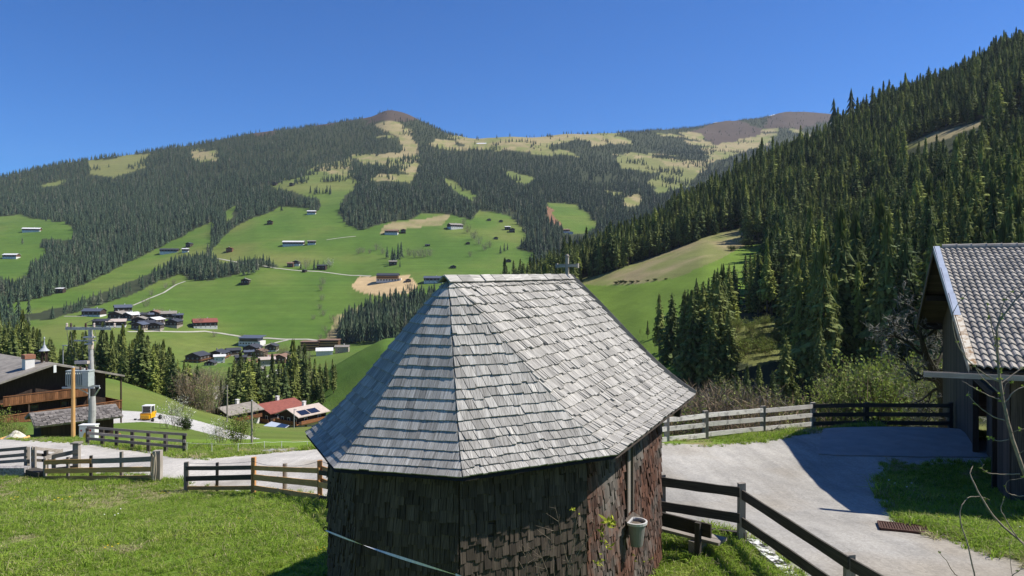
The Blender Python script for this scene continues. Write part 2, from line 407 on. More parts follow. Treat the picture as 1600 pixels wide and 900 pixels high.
# near ground: thin plate through surveyed points
def nz(u, v, D): p = P(u, v, D); return (p.x, p.y, p.z)
NEARPTS = [(0,0,-1.75),(-6,0,-1.75),(6,0,-1.7),(0,3.5,-2.7),(-6,3.5,-3.0),(5,3.5,-2.9),(0,6.6,-4.75),(-5,7,-4.8),(5,7,-4.7),(9,7,-4.7),(-12,7,-5.0),
 (0,-10,-0.5),(-20,-5,-1.5),(20,-5,-1.5),
 (4.2,13.6,-5.0),(2.9,12,-5.12),(8,12,-4.98),(12,14,-5.3),(7,17,-5.55),(10,22,-5.85),nz(1042,690,24.6),nz(1102,686,25.6),nz(1192,679,27.2),nz(1270,672.5,28.8),nz(1353,671,28.9),(2,20,-5.55),nz(1485,673,28.4),(14,20,-5.75),(20,25,-5.95),(22,14,-5.4),(4.7,10.2,-5.0),
 (-0.8,10,-5.15),(0,13,-5.3),(-2,14.5,-5.6),(2,16,-5.5),
 (-9.4,13.56,-5.6),(-4.4,12.8,-5.3),(-12,20,-6.75),(-6,19,-6.35),(-20,20,-6.9),
 nz(70,750,28.6),nz(142,750,28.4),nz(246,755,27.6),nz(290,768,26),nz(339,768,25.4),nz(396,772,24),nz(500,784,20.6),nz(-300,745,30),
 nz(250,722,31),nz(100,712,34),nz(500,735,28),nz(500,700,36),nz(285,711,36.5),nz(140,694,38.4),nz(0,687,39.5),nz(-300,687,40),nz(400,708,35.5),
 nz(620,720,29),nz(650,705,34),
 (12,34,-9.0),(4,32,-8.2),(20,34,-9.0),(28,30,-7.5)]
for (u, D) in [(-300,52),(0,50),(100,50),(200,50),(330,50),(450,50),(600,50),(700,50),(850,50),(1000,50),(1200,50),(1400,50),(1600,50),(2000,50),
               (-300,62),(0,62),(200,62),(420,62),(600,62),(800,62),(1000,62),(1200,62),(1600,62),(2000,62)]:
    z60 = float(sample(TM, np.array([u]), np.array([60.0]))[0])
    NEARPTS.append((((u-U0)/F*D), D, z60 if D > 55 else (z60*0.62+0.38*(-9.0 if u < 700 else -8.0))))
NP_ = np.array(NEARPTS)
def tps_fit(p):
    n = len(p); d = np.hypot(p[:, None, 0]-p[None, :, 0], p[:, None, 1]-p[None, :, 1])
    K = np.where(d > 0, d*d*np.log(np.maximum(d, 1e-9)), 0)+np.eye(n)*0.4
    Q = np.c_[np.ones(n), p[:, :2]]
    A = np.block([[K, Q], [Q.T, np.zeros((3, 3))]])
    return np.linalg.solve(A, np.r_[p[:, 2], 0, 0, 0])
TW = tps_fit(NP_)
def tps_eval(x, y):
    out = TW[-3]+TW[-2]*x+TW[-1]*y
    for (px, py, _), w in zip(NEARPTS, TW):
        d2 = (x-px)**2+(y-py)**2
        out = out+w*0.5*d2*np.log(np.maximum(d2, 1e-12))
    return out
def uD(X, Y):
    az = np.clip(np.arctan2(X, Y), -R(57), R(57)); r = np.hypot(X, Y)
    return U0+F*np.tan(az), r*np.cos(az)
def H(X, Y, rough=True):
    """height of the land, vectorised"""
    X = np.asarray(X, float); Y = np.asarray(Y, float); sh = X.shape
    X = X.ravel(); Y = Y.ravel()
    u, D = uD(X, Y)
    a = sample(TM, u, D); b = sample(TH, u, D)
    k = np.clip(D*0.02, 1.5, 8)
    h = np.clip(0.5+0.5*(a-b)/k, 0, 1)
    z = b*(1-h)+a*h+k*h*(1-h)
    if rough:
        far = np.clip((D-330)/500, 0, 1)
        z = z+far*(fbm(X, Y, 260, 4)*np.clip(D*0.0035, 0, 7))
        hillf = np.clip((b-a)/6, 0, 1)*np.clip((D-150)/100, 0, 1)
        z = z+hillf*fbm(X, Y, 60, 3, 2)*2.2
    m = D < 66
    if m.any():
        zn = tps_eval(X[m], Y[m])
        w = np.clip((D[m]-44)/20, 0, 1); w = w*w*(3-2*w)
        z[m] = zn*(1-w)+z[m]*w
    if rough:
        nn = np.clip(1-D/60, 0, 1)
        z = z+nn*0.03*fbm(X, Y, 0.9, 3, 1)
    return z.reshape(sh)
def Hs(x, y): return float(H(np.array([x]), np.array([y]))[0])
def ground(x, y): return Vector((x, y, Hs(x, y)))
_TD = np.exp(np.linspace(math.log(8), math.log(5200), 1500))
def hit(u, v, dmin=8.0, dmax=5200.0):
    """first point of the land seen along photo pixel u,v beyond dmin"""
    D = _TD[(_TD >= dmin) & (_TD <= dmax)]
    X = (u-U0)/F*D
    vv = V0-F*H(X, D)/D
    ok = np.nonzero(vv <= v)[0]
    i = ok[0] if len(ok) else len(D)-1
    return ground(X[i], D[i])
def atD(u, D): return ground((u-U0)/F*D, D)

def inpoly(u, v, poly):
    poly = np.array(poly, float); n = len(poly)
    c = np.zeros(u.shape, bool); j = n-1
    for i in range(n):
        xi, yi = poly[i]; xj, yj = poly[j]
        cond = ((yi > v) != (yj > v))
        with np.errstate(divide='ignore', invalid='ignore'):
            xx = (xj-xi)*(v-yi)/(yj-yi+1e-12)+xi
        c ^= cond & (u < xx); j = i
    return c

# land cover, outlined on the photo and laid on the land where each outline falls
ROAD = [(-400,684),(0,684),(60,688),(120,692),(135,694),(285,713),(330,715),(400,708),(470,701),(545,696),(545,792),(500,782),(440,772),(395,770),(340,765),(300,764),(290,758),(282,750),(250,752),(225,744),(140,741),(110,738),(70,742),(-400,746)]
COURT = [(540,688),(1032,693),(1110,696),(1190,688),(1245,676),(1270,673),(1490,673),(1560,690),(1800,700),(1800,716),(1540,726),(1390,724),(1383,745),(1392,780),(1408,806),(1428,826),(1470,838),(1520,852),(1600,880),(1800,945),(2400,1100),(1300,1100),(1245,912),(1210,878),(1165,848),(1120,838),(1030,825),(900,860),(800,850),(540,800)]
LANE = [(170,640),(240,644),(300,655),(345,667),(385,680),(420,691),(385,693),(345,683),(300,671),(262,662),(225,659),(170,662)]
EARTH = [(548,448),(565,432),(600,433),(640,430),(655,446),(648,456),(620,461),(600,464),(572,459)]
CUT = [(850,318),(858,322),(866,335),(874,350),(868,360),(858,345)]
MEADOWS = [
 [(-400,330),(0,337),(32,333),(50,342),(100,345),(112,358),(118,373),(95,376),(70,372),(58,383),(72,398),(50,412),(48,432),(20,440),(0,436),(-400,440)],
 [(0,480),(60,465),(130,446),(190,416),(250,386),(300,361),(331,346),(329,378),(322,396),(300,402),(285,402),(262,412),(230,430),(190,446),(140,463),(100,479),(60,488),(0,496),(-300,520),(-300,490)],
 [(40,510),(110,491),(150,479),(200,460),(245,440),(285,428),(300,437),(355,433),(400,420),(440,418),(410,404),(345,412),(322,395),(345,375),(372,350),(400,338),(430,327),(440,322),(470,326),(495,331),(500,312),(470,304),(420,291),(440,282),(470,277),(487,262),(500,270),(545,262),(560,275),(555,292),(540,305),(530,318),(530,335),(540,350),(560,362),(600,350),(640,340),(665,330),(700,333),(735,345),(745,330),(790,335),(818,360),(822,374),(808,388),(835,396),(826,424),(800,470),(700,560),(600,620),(300,640),(0,640)],
 [(855,315),(900,321),(937,350),(908,366),(878,364),(868,340)],
 [(585,195),(610,186),(640,205),(650,228),(655,268),(640,276),(620,262),(575,258),(545,244),(575,240),(600,240),(632,236),(622,215),(600,205)],
 [(700,212),(740,208),(770,213),(830,205),(860,203),(890,203),(965,205),(965,222),(930,228),(900,217),(862,226),(866,241),(845,243),(800,233),(780,236),(740,233),(715,222)],
 [(787,262),(838,280),(822,288),(795,281)],
 [(962,245),(1000,238),(1050,250),(1100,262),(1078,290),(1030,302),(1015,285),(1030,268),(970,265)],
 [(137,252),(180,246),(232,240),(230,263),(180,276),(137,272)],
 [(60,287),(105,280),(100,289),(65,294)],
 [(298,236),(336,234),(338,251),(308,253)],
 [(595,270),(652,275),(642,286),(575,283)], [(690,275),(752,305),(736,313),(700,290)],
 [(1100,230),(1150,210),(1218,207),(1200,226),(1150,241),(1110,257)],
 [(350,333),(376,318),(371,331),(352,346)], [(970,310),(1002,303),(1000,320),(980,322)],
]
BARE = [[(560,180),(605,160),(664,182),(640,191),(598,188),(575,194)], [(470,192),(555,178),(560,187),(500,198)],
        [(1195,200),(1200,176),(1225,160),(1312,168),(1295,190),(1250,202)], [(1080,205),(1140,184),(1195,200),(1180,214),(1120,226)], [(395,208),(428,196),(432,208),(398,216)]]
TAN = [MEADOWS[4], MEADOWS[5], MEADOWS[10], MEADOWS[11], MEADOWS[13], [(485,262),(545,245),(560,275),(520,272)], [(600,352),(640,342),(700,334),(695,350),(640,357),(590,366)], MEADOWS[15],
       [(510,535),(520,498),(560,480),(600,500),(560,520)], [(960,240),(1110,252),(1100,268),(1050,262),(1030,250)]]
HMEADOW = [(895,470),(912,436),(940,430),(990,413),(1060,388),(1120,365),(1160,356),(1166,381),(1214,379),(1180,397),(1130,420),(1098,437),(1075,450),(1060,468),(1040,492),(1012,520),(985,560),(900,560)]
HMEADOW2 = [(870,520),(885,455),(912,436),(940,430),(990,413),(1060,388),(1120,365),(1160,356),(1166,381),(1214,379),(1190,400),(1165,450),(1150,530),(1090,580),(900,620)]
HTAN = [(880,440),(960,424),(1060,386),(1120,363),(1165,354),(1166,383),(1120,405),(1060,432),(1000,445),(940,447)]
HCLEAR = [[(1410,228),(1445,212),(1500,197),(1560,180),(1600,163),(1600,172),(1545,190),(1470,218),(1420,233)], [(1142,500),(1222,496),(1232,555),(1185,574),(1132,556)]]

def gaps(X, Y, v):
    """irregular natural openings in the far forest"""
    return ((fbm(X, Y, 210, 4, 1) > np.interp(v, [160, 230, 300, 420], [.62, .78, .98, 1.1])))

def cover(X, Y, Z):
    """0 forest floor, 1 meadow, 2 tan, 3 bare, 4 gravel road, 5 court, 6 near grass, 7 lane, 8 earth, 9 cut, 10 hill meadow, 11 ravine"""
    u, D = uD(X, Y); v = V0-F*Z/np.maximum(D, 1)
    near = D < 62
    jx = np.where(near, fbm(X, Y, 7, 3, 3), fbm(X, Y, 55, 4, 3)); jy = np.where(near, fbm(X, Y, 7, 3, 5), fbm(X, Y, 55, 4, 5))
    amp = np.where(near, 2.5, np.where(D > 560, 5.0, 3.0))
    uu = u+jx*amp; vv = v+jy*amp*0.5
    c = np.zeros(u.shape, np.int32)
    hill = (sample(TH, u, D)-sample(TM, u, D)) > -1
    mid = (~near) & (D < 650) & ~hill
    c[mid] = 1
    far = (D >= 560) & ~hill
    c[far & (v > 500)] = 1
    for p in MEADOWS: c[far & inpoly(uu, vv, p)] = 1
    for p in TAN: c[far & inpoly(uu, vv, p)] = 2
    for p in BARE: c[far & inpoly(uu, vv, p)] = 3
    c[far & (c == 0) & gaps(X, Y, v)] = 2
    c[far & inpoly(uu, vv, EARTH)] = 8
    c[far & inpoly(uu, vv, CUT)] = 9
    c[hill & ~near & inpoly(uu, vv, HMEADOW2)] = 10
    c[hill & ~near & inpoly(uu, vv, HTAN)] = 2
    c[hill & ~near & inpoly(uu, vv, HCLEAR[0])] = 2
    c[hill & ~near & inpoly(uu, vv, HCLEAR[1])] = 11
    c[mid & (u+jx*25 > 900) & (D > 62)] = 11
    c[mid & inpoly(uu, vv, LANE) & (D < 170)] = 7
    c[near] = 6
    c[near & (D > 21) & (D < 50) & inpoly(uu, vv, ROAD)] = 4
    c[near & (D > 6) & (D < 34) & (u > 520) & inpoly(uu, vv, COURT)] = 5
    return c
CC = np.array([(0.045,0.055,0.027),(0.096,0.158,0.027),(0.30,0.245,0.125),(0.085,0.064,0.048),(0.46,0.43,0.38),(0.35,0.33,0.29),(0.14,0.215,0.03),(0.50,0.48,0.44),(0.50,0.36,0.19),(0.24,0.13,0.075),(0.13,0.20,0.03),(0.15,0.16,0.05)])

ZLIM = [0, 0]
def build_land():
    def seg(r0, r1, n): return list(np.exp(np.linspace(math.log(r0), math.log(r1), n, endpoint=False)))
    rr = np.array(seg(0.8, 9, 40)+seg(9, 50, 330)+seg(50, 900, 300)+seg(900, 5600, 190)+[5600.0])
    az = np.concatenate([np.linspace(-100, -42, 60, endpoint=False), np.linspace(-42, 42, 880, endpoint=False), np.linspace(42, 100, 61)])*math.pi/180
    A, RR = np.meshgrid(az, rr, indexing='ij')
    X = RR*np.sin(A); Y = RR*np.cos(A)
    Z = H(X, Y)
    ZLIM[0], ZLIM[1] = float(Z.min()), float(Z.max())
    cov = cover(X.ravel(), Y.ravel(), Z.ravel())
    Xr, Yr = X.ravel(), Y.ravel()
    D = uD(Xr, Yr)[1]
    col = CC[cov].copy()
    # meadow variety: paler, drier and greener fields
    n1 = fbm(Xr, Yr, 90, 4, 2); n2 = fbm(Xr, Yr, 300, 3, 4)
    far = (cov == 1) & (D > 60)
    k = np.clip(0.5*n1+0.45*n2, -0.55, 0.9)[:, None]
    dry = np.array((0.19, 0.185, 0.055)); dk = np.array((0.055, 0.12, 0.018))
    mixd = np.where(k > 0, col*(1-np.clip(k, 0, 1)*0.75)+dry*np.clip(k, 0, 1)*0.75, col*(1+np.clip(k, -1, 0))-dk*np.clip(k, -1, 0))
    col[far] = mixd[far]
    up = np.clip((D-1500)/900, 0, 1)[:, None]*0.65          # alpine pasture is still dry in spring
    high = (cov == 1) & (D > 1500)
    col[high] = (col*(1-up)+np.array((0.22, 0.20, 0.085))*up)[high]
    tn = (cov == 2) & (D > 150)
    t = np.clip(0.5+0.8*n1, 0, 1)[:, None]
    n5 = fbm(Xr, Yr, 22, 4, 1); t = np.clip(0.4+0.7*n1+0.8*n5, 0, 1)[:, None]
    col[tn] = (col*(1-0.7*t)+np.array((0.14, 0.18, 0.04))*0.7*t)[tn]
    # near meadow: dry patches, bare earth
    g = cov == 6
    n3 = fbm(Xr, Yr, 1.6, 4, 1); p = np.clip(n3*1.0-0.45, 0, 1)[:, None]
    col[g] = (col*(1-p)+np.array((0.25, 0.21, 0.10))*p)[g]
    e = (cov == 5) | (cov == 4)
    n4 = fbm(Xr, Yr, 2.2, 5, 0)[:, None]
    col[e] = (col*(1+0.14*n4))[e]
    wear = np.clip(fbm(Xr, Yr, 3.0, 4, 4)*1.4-0.55, 0, 1)[:, None]*0.5
    col[e] = (col*(1-wear)+np.array((0.30, 0.25, 0.18))*wear)[e]
    # object split by what the ground is
    names = {0: 'hillside', 1: 'valley_meadow', 2: 'hillside', 3: 'mountain_top', 4: 'gravel_road', 5: 'courtyard', 6: 'near_meadow', 7: 'gravel_lane', 8: 'bare_earth', 9: 'bare_earth', 10: 'valley_meadow', 11: 'ravine_ground'}
    na, nrr = A.shape
    idx = np.arange(na*nrr).reshape(na, nrr)
    q = np.stack([idx[:-1, :-1], idx[1:, :-1], idx[1:, 1:], idx[:-1, 1:]], -1).reshape(-1, 4)
    fc = cov[q[:, 2]]
    co = np.stack([Xr, Yr, Z.ravel()], 1)
    lut = np.array([sorted(set(names.values())).index(names[i]) for i in range(12)])
    fn = lut[fc]
    for gi, nm in enumerate(sorted(set(names.values()))):
        fq = q[fn == gi]
        if not len(fq): continue
        us, inv = np.unique(fq, return_inverse=True); fl = inv.reshape(-1, 4).astype(np.int32)
        me = bpy.data.meshes.new(nm)
        me.vertices.add(len(us)); me.vertices.foreach_set('co', co[us].astype(np.float32).ravel())
        me.loops.add(fl.size); me.loops.foreach_set('vertex_index', fl.ravel())
        me.polygons.add(len(fl)); me.polygons.foreach_set('loop_start', np.arange(0, fl.size, 4, dtype=np.int32))
        me.polygons.foreach_set('use_smooth', np.ones(len(fl), bool))
        ca = me.color_attributes.new('gcol', 'FLOAT_COLOR', 'POINT')
        ca.data.foreach_set('color', np.c_[col[us], np.ones(len(us))].astype(np.float32).ravel())
        me.update(); me.validate()
        me.materials.append(MAT['land_hard'] if nm in ('gravel_road', 'courtyard', 'gravel_lane') else MAT['land_far'] if nm not in ('near_meadow',) else MAT['land_near'])
        o = bpy.data.objects.new(nm, me); COL.objects.link(o)
        lab = {'hillside': 'forest floor and dry pasture of the hillsides', 'valley_meadow': 'bright green meadows of the valley', 'mountain_top': 'bare brown mountain top', 'gravel_road': 'pale gravel road', 'courtyard': 'grey gravel courtyard', 'near_meadow': 'grassy ground around the chapel', 'gravel_lane': 'gravel lane down the slope', 'bare_earth': 'bare brown earth on the slope', 'ravine_ground': 'scrubby ground of the ravine'}[nm]
        tag(o, lab, 'ground', None, 'structure')

def land_mats():
    t = NT('land_far', 0.95, 0.1)
    c = t.attr('gcol').outputs['Color']
    n = t.noise(t.coord('World', (1, 1, 1)), 0.06, 8, 0.7)
    c = t.scaled(c, 0.66, 1.34, n)
    n2 = t.noise(t.coord('World', (1, 1, 1)), 0.9, 5, 0.7)
    c = t.scaled(c, 0.75, 1.25, n2)
    n3 = t.noise(t.coord('World', (.004, .004, .42)), 1.0, 5, 0.7, .4)
    c = t.scaled(c, 0.70, 1.28, n3)
    t.color(c); t.bump(n2, 0.6, 0.5); MAT['land_far'] = t.m
    t = NT('land_near', 0.95, 0.1)
    c = t.attr('gcol').outputs['Color']
    n = t.noise(t.coord('World', (1, 1, 1)), 9, 8, 0.75)
    c = t.scaled(c, 0.5, 1.5, n); t.color(c); t.bump(n, 0.8, 0.05); MAT['land_near'] = t.m
    t = NT('land_hard', 0.92, 0.15)
    c = t.attr('gcol').outputs['Color']
    n = t.noise(t.coord('World', (1, 1, 1)), 38, 4, 0.75)
    v = t.add('ShaderNodeTexVoronoi'); t.link(t.coord('World', (1, 1, 1)), v.inputs['Vector']); v.inputs['Scale'].default_value = 22
    g = t.ramp(v.outputs['Color'], [(0.1, (0.86, 0.86, 0.86)), (0.9, (1.1, 1.1, 1.1))])
    c = t.mix(1.0, c, g, 'MULTIPLY')
    c = t.scaled(c, 0.84, 1.16, n)
    w = t.noise(t.coord('World', (1, 1, 1)), 0.8, 6, 0.7)
    c = t.scaled(c, 0.64, 1.3, w)
    tr = t.noise(t.coord('World', (2.6, .16, .1)), 1.0, 5, 0.65, 1.2)
    c = t.scaled(c, 0.72, 1.24, tr)
    t.color(c); t.bump(n, 0.6, 0.02); MAT['land_hard'] = t.m
land_mats()
build_land()

def ribbon(name, pts, width, mat, label, lift=0.3, pix=True, cat='path'):
    """a path laid on the land through photo pixels"""
    W = [hit(u, v, 300) for u, v in pts]
    Q = []
    for a, b in zip(W[:-1], W[1:]):
        n = max(2, int((b-a).length/6))
        Q += [a.lerp(b, i/n) for i in range(n)]
    Q.append(W[-1])
    X = np.array([p.x for p in Q]); Y = np.array([p.y for p in Q])
    mb = MB()
    prev = None
    for i in range(len(Q)):
        d = Q[min(i+1, len(Q)-1)]-Q[max(0, i-1)]; s = Vector((d.y, -d.x, 0)).normalized()*width/2
        a, b = Q[i]-s, Q[i]+s
        a = Vector((a.x, a.y, Hs(a.x, a.y)+lift)); b = Vector((b.x, b.y, Hs(b.x, b.y)+lift))
        if prev: mb.face((prev[0], a, b, prev[1]))
        prev = (a, b)
    o = mb.build(name, mat)
    return tag(o, label, cat, None, 'structure')
# ================================================================== CHAPEL
AX = Vector((math.sin(R(24.8)), math.cos(R(24.8)), 0)); NX = Vector((AX.y, -AX.x, 0))
APX = Vector((-0.85, 9.76, -0.11)); EZ = -2.3
def cl(n, d, z): return Vector((APX.x, APX.y, 0))+NX*n+AX*d+Vector((0, 0, z))
EV = [Vector((-2.94, 10.5, EZ)), Vector((-2.07, 8.59, EZ)), Vector((-0.557, 8.21, EZ)), Vector((1.32, 9.22, EZ)), Vector((3.40, 13.7, EZ))]
EV5 = cl(-2.2, 5.36, EZ); RGE = cl(0, 4.63, -0.11)
def hip(E, T):
    def f(t):
        p = E.lerp(T, t); b = t-0.075*math.sin(math.pi*min(1, t*1.0))*(1-t)**1.5*1.6
        return Vector((p.x, p.y, E.z+(T.z-E.z)*b))
    return f
def facet(EL, ER, TL, TR):
    hl, hr = hip(EL, TL), hip(ER, TR)
    return lambda s, t: hl(t).lerp(hr(t), s)
def shingles(mb, S, n, wlo, whi, thick, jit, m=0, t0=0.0, t1=1.0, gap=0.004, skip=None, pointed=0.0, over=0.55, rlo=0.0, rhi=1.0, lift0=0.0):
    dt = (t1-t0)/n
    for i in range(n):
        ta = t0+i*dt
        tb = min(1.0, ta+dt*(1+over))
        tm = min(0.999, ta+0.4*dt)
        W = (S(1, tm)-S(0, tm)).length
        if W < 0.02: continue
        x = -W/2-rng.random()*wlo
        while x < W/2:
            w = rng.uniform(wlo, whi)
            jt = rng.gauss(0, jit*0.055)*dt if rng.random() < .93 else rng.gauss(0, jit*0.16)*dt
            ka = 0.0
            def pt(xx, t, off):
                t = min(max(t, 0.0), 1.0)
                Wt = max((S(1, t)-S(0, t)).length, 1e-4)
                s = min(max(0.5+xx/Wt, 0.0), 1.0)
                e = 0.01
                tt = min(t, 0.985)
                a, b = S(0, tt), S(1, tt); c = S(s, tt+e)-S(s, tt)
                nn = (b-a).cross(c)
                if nn.length < 1e-9: nn = Vector((0, 0, 1))
                nn.normalize()
                return S(s, t)+nn*off
            x0, x1 = x+gap/2, x+w-gap/2
            x += w
            Wb = (S(1, ta)-S(0, ta)).length
            if x1 < -Wb/2+0.004 or x0 > Wb/2-0.004: continue
            tl = ta+jt
            if skip and skip(min(max(0.5+(x0+x1)/2/W, 0), 1), ta+dt*0.5): continue
            lf = thick*(1.3+abs(rng.gauss(0, 0.22*jit)))+lift0
            warp = rng.gauss(0, 0.0035*jit)
            ext = rng.choice([0, 0, rng.uniform(0.2, 0.6)])*pointed*dt
            lo = [pt(x0, tl-ext+ka, lf+warp), pt(x1, tl-ext-ka, lf-warp), pt(x1, tb, 0.004+lift0), pt(x0, tb, 0.004+lift0)]
            lo2 = [pt(x0, tl-ext+ka, lf+warp-thick), pt(x1, tl-ext-ka, lf-warp-thick), pt(x1, tb, lift0-thick*0.5), pt(x0, tb, lift0-thick*0.5)]
            mb.hexa(lo2+lo, r=rng.uniform(rlo, rhi), m=m, la=1)

chapel = thing('chapel', 'small wooden chapel with a grey shingled polygonal roof and dark shingled walls in the foreground', 'chapel', (APX.x, APX.y, -5.3))
fac = [facet(EV[0], EV[1], APX, APX), facet(EV[1], EV[2], APX, APX), facet(EV[2], EV[3], APX, APX), facet(EV[3], EV[4], APX, RGE), facet(EV5, EV[0], RGE, APX)]
mb = MB()
NC = 20
for k, S in enumerate(fac):
    j = [0.35, 0.35, 0.9, 1.3, 0.7][k]
    shingles(mb, S, NC, *[(0.08, 0.16), (0.08, 0.17), (0.065, 0.14), (0.06, 0.14), (0.10, 0.2)][k], [.018, .018, .024, .026, .025][k], j, gap=[0.002, 0.002, 0.006, 0.008, 0.003][k], rlo=0.1, rhi=0.9)
roof = mb.build('roof', MAT['shingle_roof'], chapel, world=True)
mb = MB()                                       # boarding below the shingles
for S in fac:
    for i in range(12):
        for s0 in range(4):
            mb.face([S(s0/4, i/12)-Vector((0, 0, .035)), S((s0+1)/4, i/12)-Vector((0, 0, .035)), S((s0+1)/4, (i+1)/12)-Vector((0, 0, .035)), S(s0/4, (i+1)/12)-Vector((0, 0, .035))])
def soff(p, k=0.80): 
    q = Vector((APX.x, APX.y, 0)); return Vector((q.x+(p.x-q.x)*k, q.y+(p.y-q.y)*k, p.z+0.03))
ring = [EV5]+EV
for a, b in zip(ring[:-1], ring[1:]):
    ka, kb = soff(a), soff(b)
    if a is EV5: ka = cl(-1.75, 5.3, EZ+.03)
    if b is EV[4]: kb = cl(1.75, 5.3, EZ+.03)
    dz = Vector((0, 0, -0.03))
    mb.face([a+dz, b+dz, kb, ka])
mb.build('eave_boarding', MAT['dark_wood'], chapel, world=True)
mb = MB()
for i in range(14):                             # ridge boards
    a, b = cl(rng.uniform(-.012, .012), -0.1+4.76*i/14, -0.075), cl(rng.uniform(-.012, .012), -0.1+4.76*(i+1)/14-.012, -0.075+rng.uniform(-.008, .008))
    mb.beam(a+NX*0.05+Vector((0, 0, -.012)), b+NX*0.05+Vector((0, 0, -.012)), 0.13, 0.018, up=(NX*0.7+Vector((0, 0, .72))))
    mb.beam(a-NX*0.05+Vector((0, 0, -.016)), b-NX*0.05+Vector((0, 0, -.016)), 0.13, 0.018, up=(-NX*0.7+Vector((0, 0, .72))))
mb.build('ridge_board', MAT['shingle_roof'], roof)
bpy.data.objects['ridge_board'].location = Vector(-chapel.location)
mb = MB()
for S, e in ((fac[3], 1), (fac[4], 0)):
    pts = [S(e, i/10)+Vector((0, 0, 0.03)) for i in range(11)]
    for a, b in zip(pts[:-1], pts[1:]): mb.beam(a+AX*0.02, b+AX*0.02, 0.03, 0.13, m=0)
vb = mb.build('verge_board', MAT['grey_wood'], roof); vb.location = Vector(-chapel.location)
mb = MB()
c0 = cl(0, 4.5, -0.06); 
mb.beam(c0+Vector((0, 0, -.05)), c0+Vector((0, 0, .34)), 0.055, 0.055, up=NX)
mb.beam(c0+NX*-0.2+Vector((0, 0, .175)), c0+NX*0.2+Vector((0, 0, .185)), 0.05, 0.06)
mb.lathe([(0.001, .40), (.028, .385), (.042, .36), (.034, .33), (.02, .32)], c0, 8)
for s in (-1, 1): mb.beam(c0+NX*0.19*s+Vector((0, 0, .18)), c0+NX*0.225*s+Vector((0, 0, .18)), 0.06, 0.085)
cr = mb.build('cross', MAT['grey_wood'], roof); cr.location = Vector(-chapel.location)

WP = [soff(p, 0.82) for p in EV[:4]]
WP = [Vector((p.x, p.y, 0)) for p in WP]+[cl(1.81, 4.3, 0), cl(-1.81, 4.3, 0)]
ZB, ZT = -5.45, -2.14
mb = MB()
def wallS(a, b): return lambda s, t: Vector((a.x+(b.x-a.x)*s, a.y+(b.y-a.y)*s, ZB+(ZT-ZB)*t))
WIN = (0.44, 0.52, 0.555, 0.92)                  # the shuttered window in the right wall (s0,s1,t0,t1)
for i in range(4):
    a, b = WP[i], WP[i+1]
    S = wallS(a, b)
    m = 0 if i < 3 else 1
    sk = (lambda s, t: WIN[0]-.012 < s < WIN[1]+.012 and WIN[2] < t < WIN[3]) if i == 3 else None
    shingles(mb, S, 22, 0.05, 0.115, 0.018, 2.0, m=m, gap=0.006, skip=sk, pointed=[0.6, 0.5, 0.55, 0.9][i], over=0.5, lift0=0.01)
    mb.face([Vector((a.x, a.y, ZB)), Vector((b.x, b.y, ZB)), Vector((b.x, b.y, ZT)), Vector((a.x, a.y, ZT))], r=0.2, m=m)
for a, b in ((WP[4], WP[5]), (WP[5], WP[0])):
    mb.face([Vector((a.x, a.y, ZB)), Vector((b.x, b.y, ZB)), Vector((b.x, b.y, ZT)), Vector((a.x, a.y, ZT))], r=0.3, m=0)
mb.face([Vector((WP[4].x, WP[4].y, ZT)), Vector((WP[5].x, WP[5].y, ZT)), cl(0, 4.3, -0.25)], r=0.3, m=0)
mb.build('wall', [MAT['shingle_wall'], MAT['shingle_red']], chapel, world=True)
mb = MB()
mb.tube([cl(1.95, 3.9, -2.37), cl(1.95, 5.15, -2.37)], 0.07, 8)
mb.beam(cl(1.95, 5.08, -2.42), cl(1.95, 5.08, -2.66), 0.10, 0.10, up=NX)
mb.build('purlin_end', MAT['dark_wood'], chapel, world=True)
S = wallS(WP[3], WP[4])
def wpt(s, t, off): return S(s, t)+NX*off
s0, s1, t0, t1 = WIN
wroot = MB()
for (a, b) in (((s0, t0), (s0, t1)), ((s1, t0), (s1, t1)), ((s0, t1), (s1, t1))):
    wroot.beam(wpt(*a, 0.03), wpt(*b, 0.03), 0.07, 0.05, up=NX)
wf = wroot.build('window', MAT['barn_board'], chapel, world=True)
mb = MB()
for k in range(3):
    sa, sb = s0+(s1-s0)*k/3, s0+(s1-s0)*(k+1)/3-0.002
    p = [wpt(sa, t0, .005), wpt(sb, t0, .005), wpt(sb, t1, .005), wpt(sa, t1, .005)]
    mb.hexa(p+[q+NX*0.018 for q in p], la=1)
sh = mb.build('shutter', MAT['grey_wood'], wf); sh.location = Vector(-chapel.location)
mb = MB()
p = [wpt(s0-.02, t0-.01, .0), wpt(s1+.02, t0-.01, .0), wpt(s1+.01, t0-.03, .17), wpt(s0-.01, t0-.03, .17)]
mb.hexa([q-Vector((0, 0, .03)) for q in p]+p, la=0)
si = mb.build('sill', MAT['barn_board'], wf); si.location = Vector(-chapel.location)

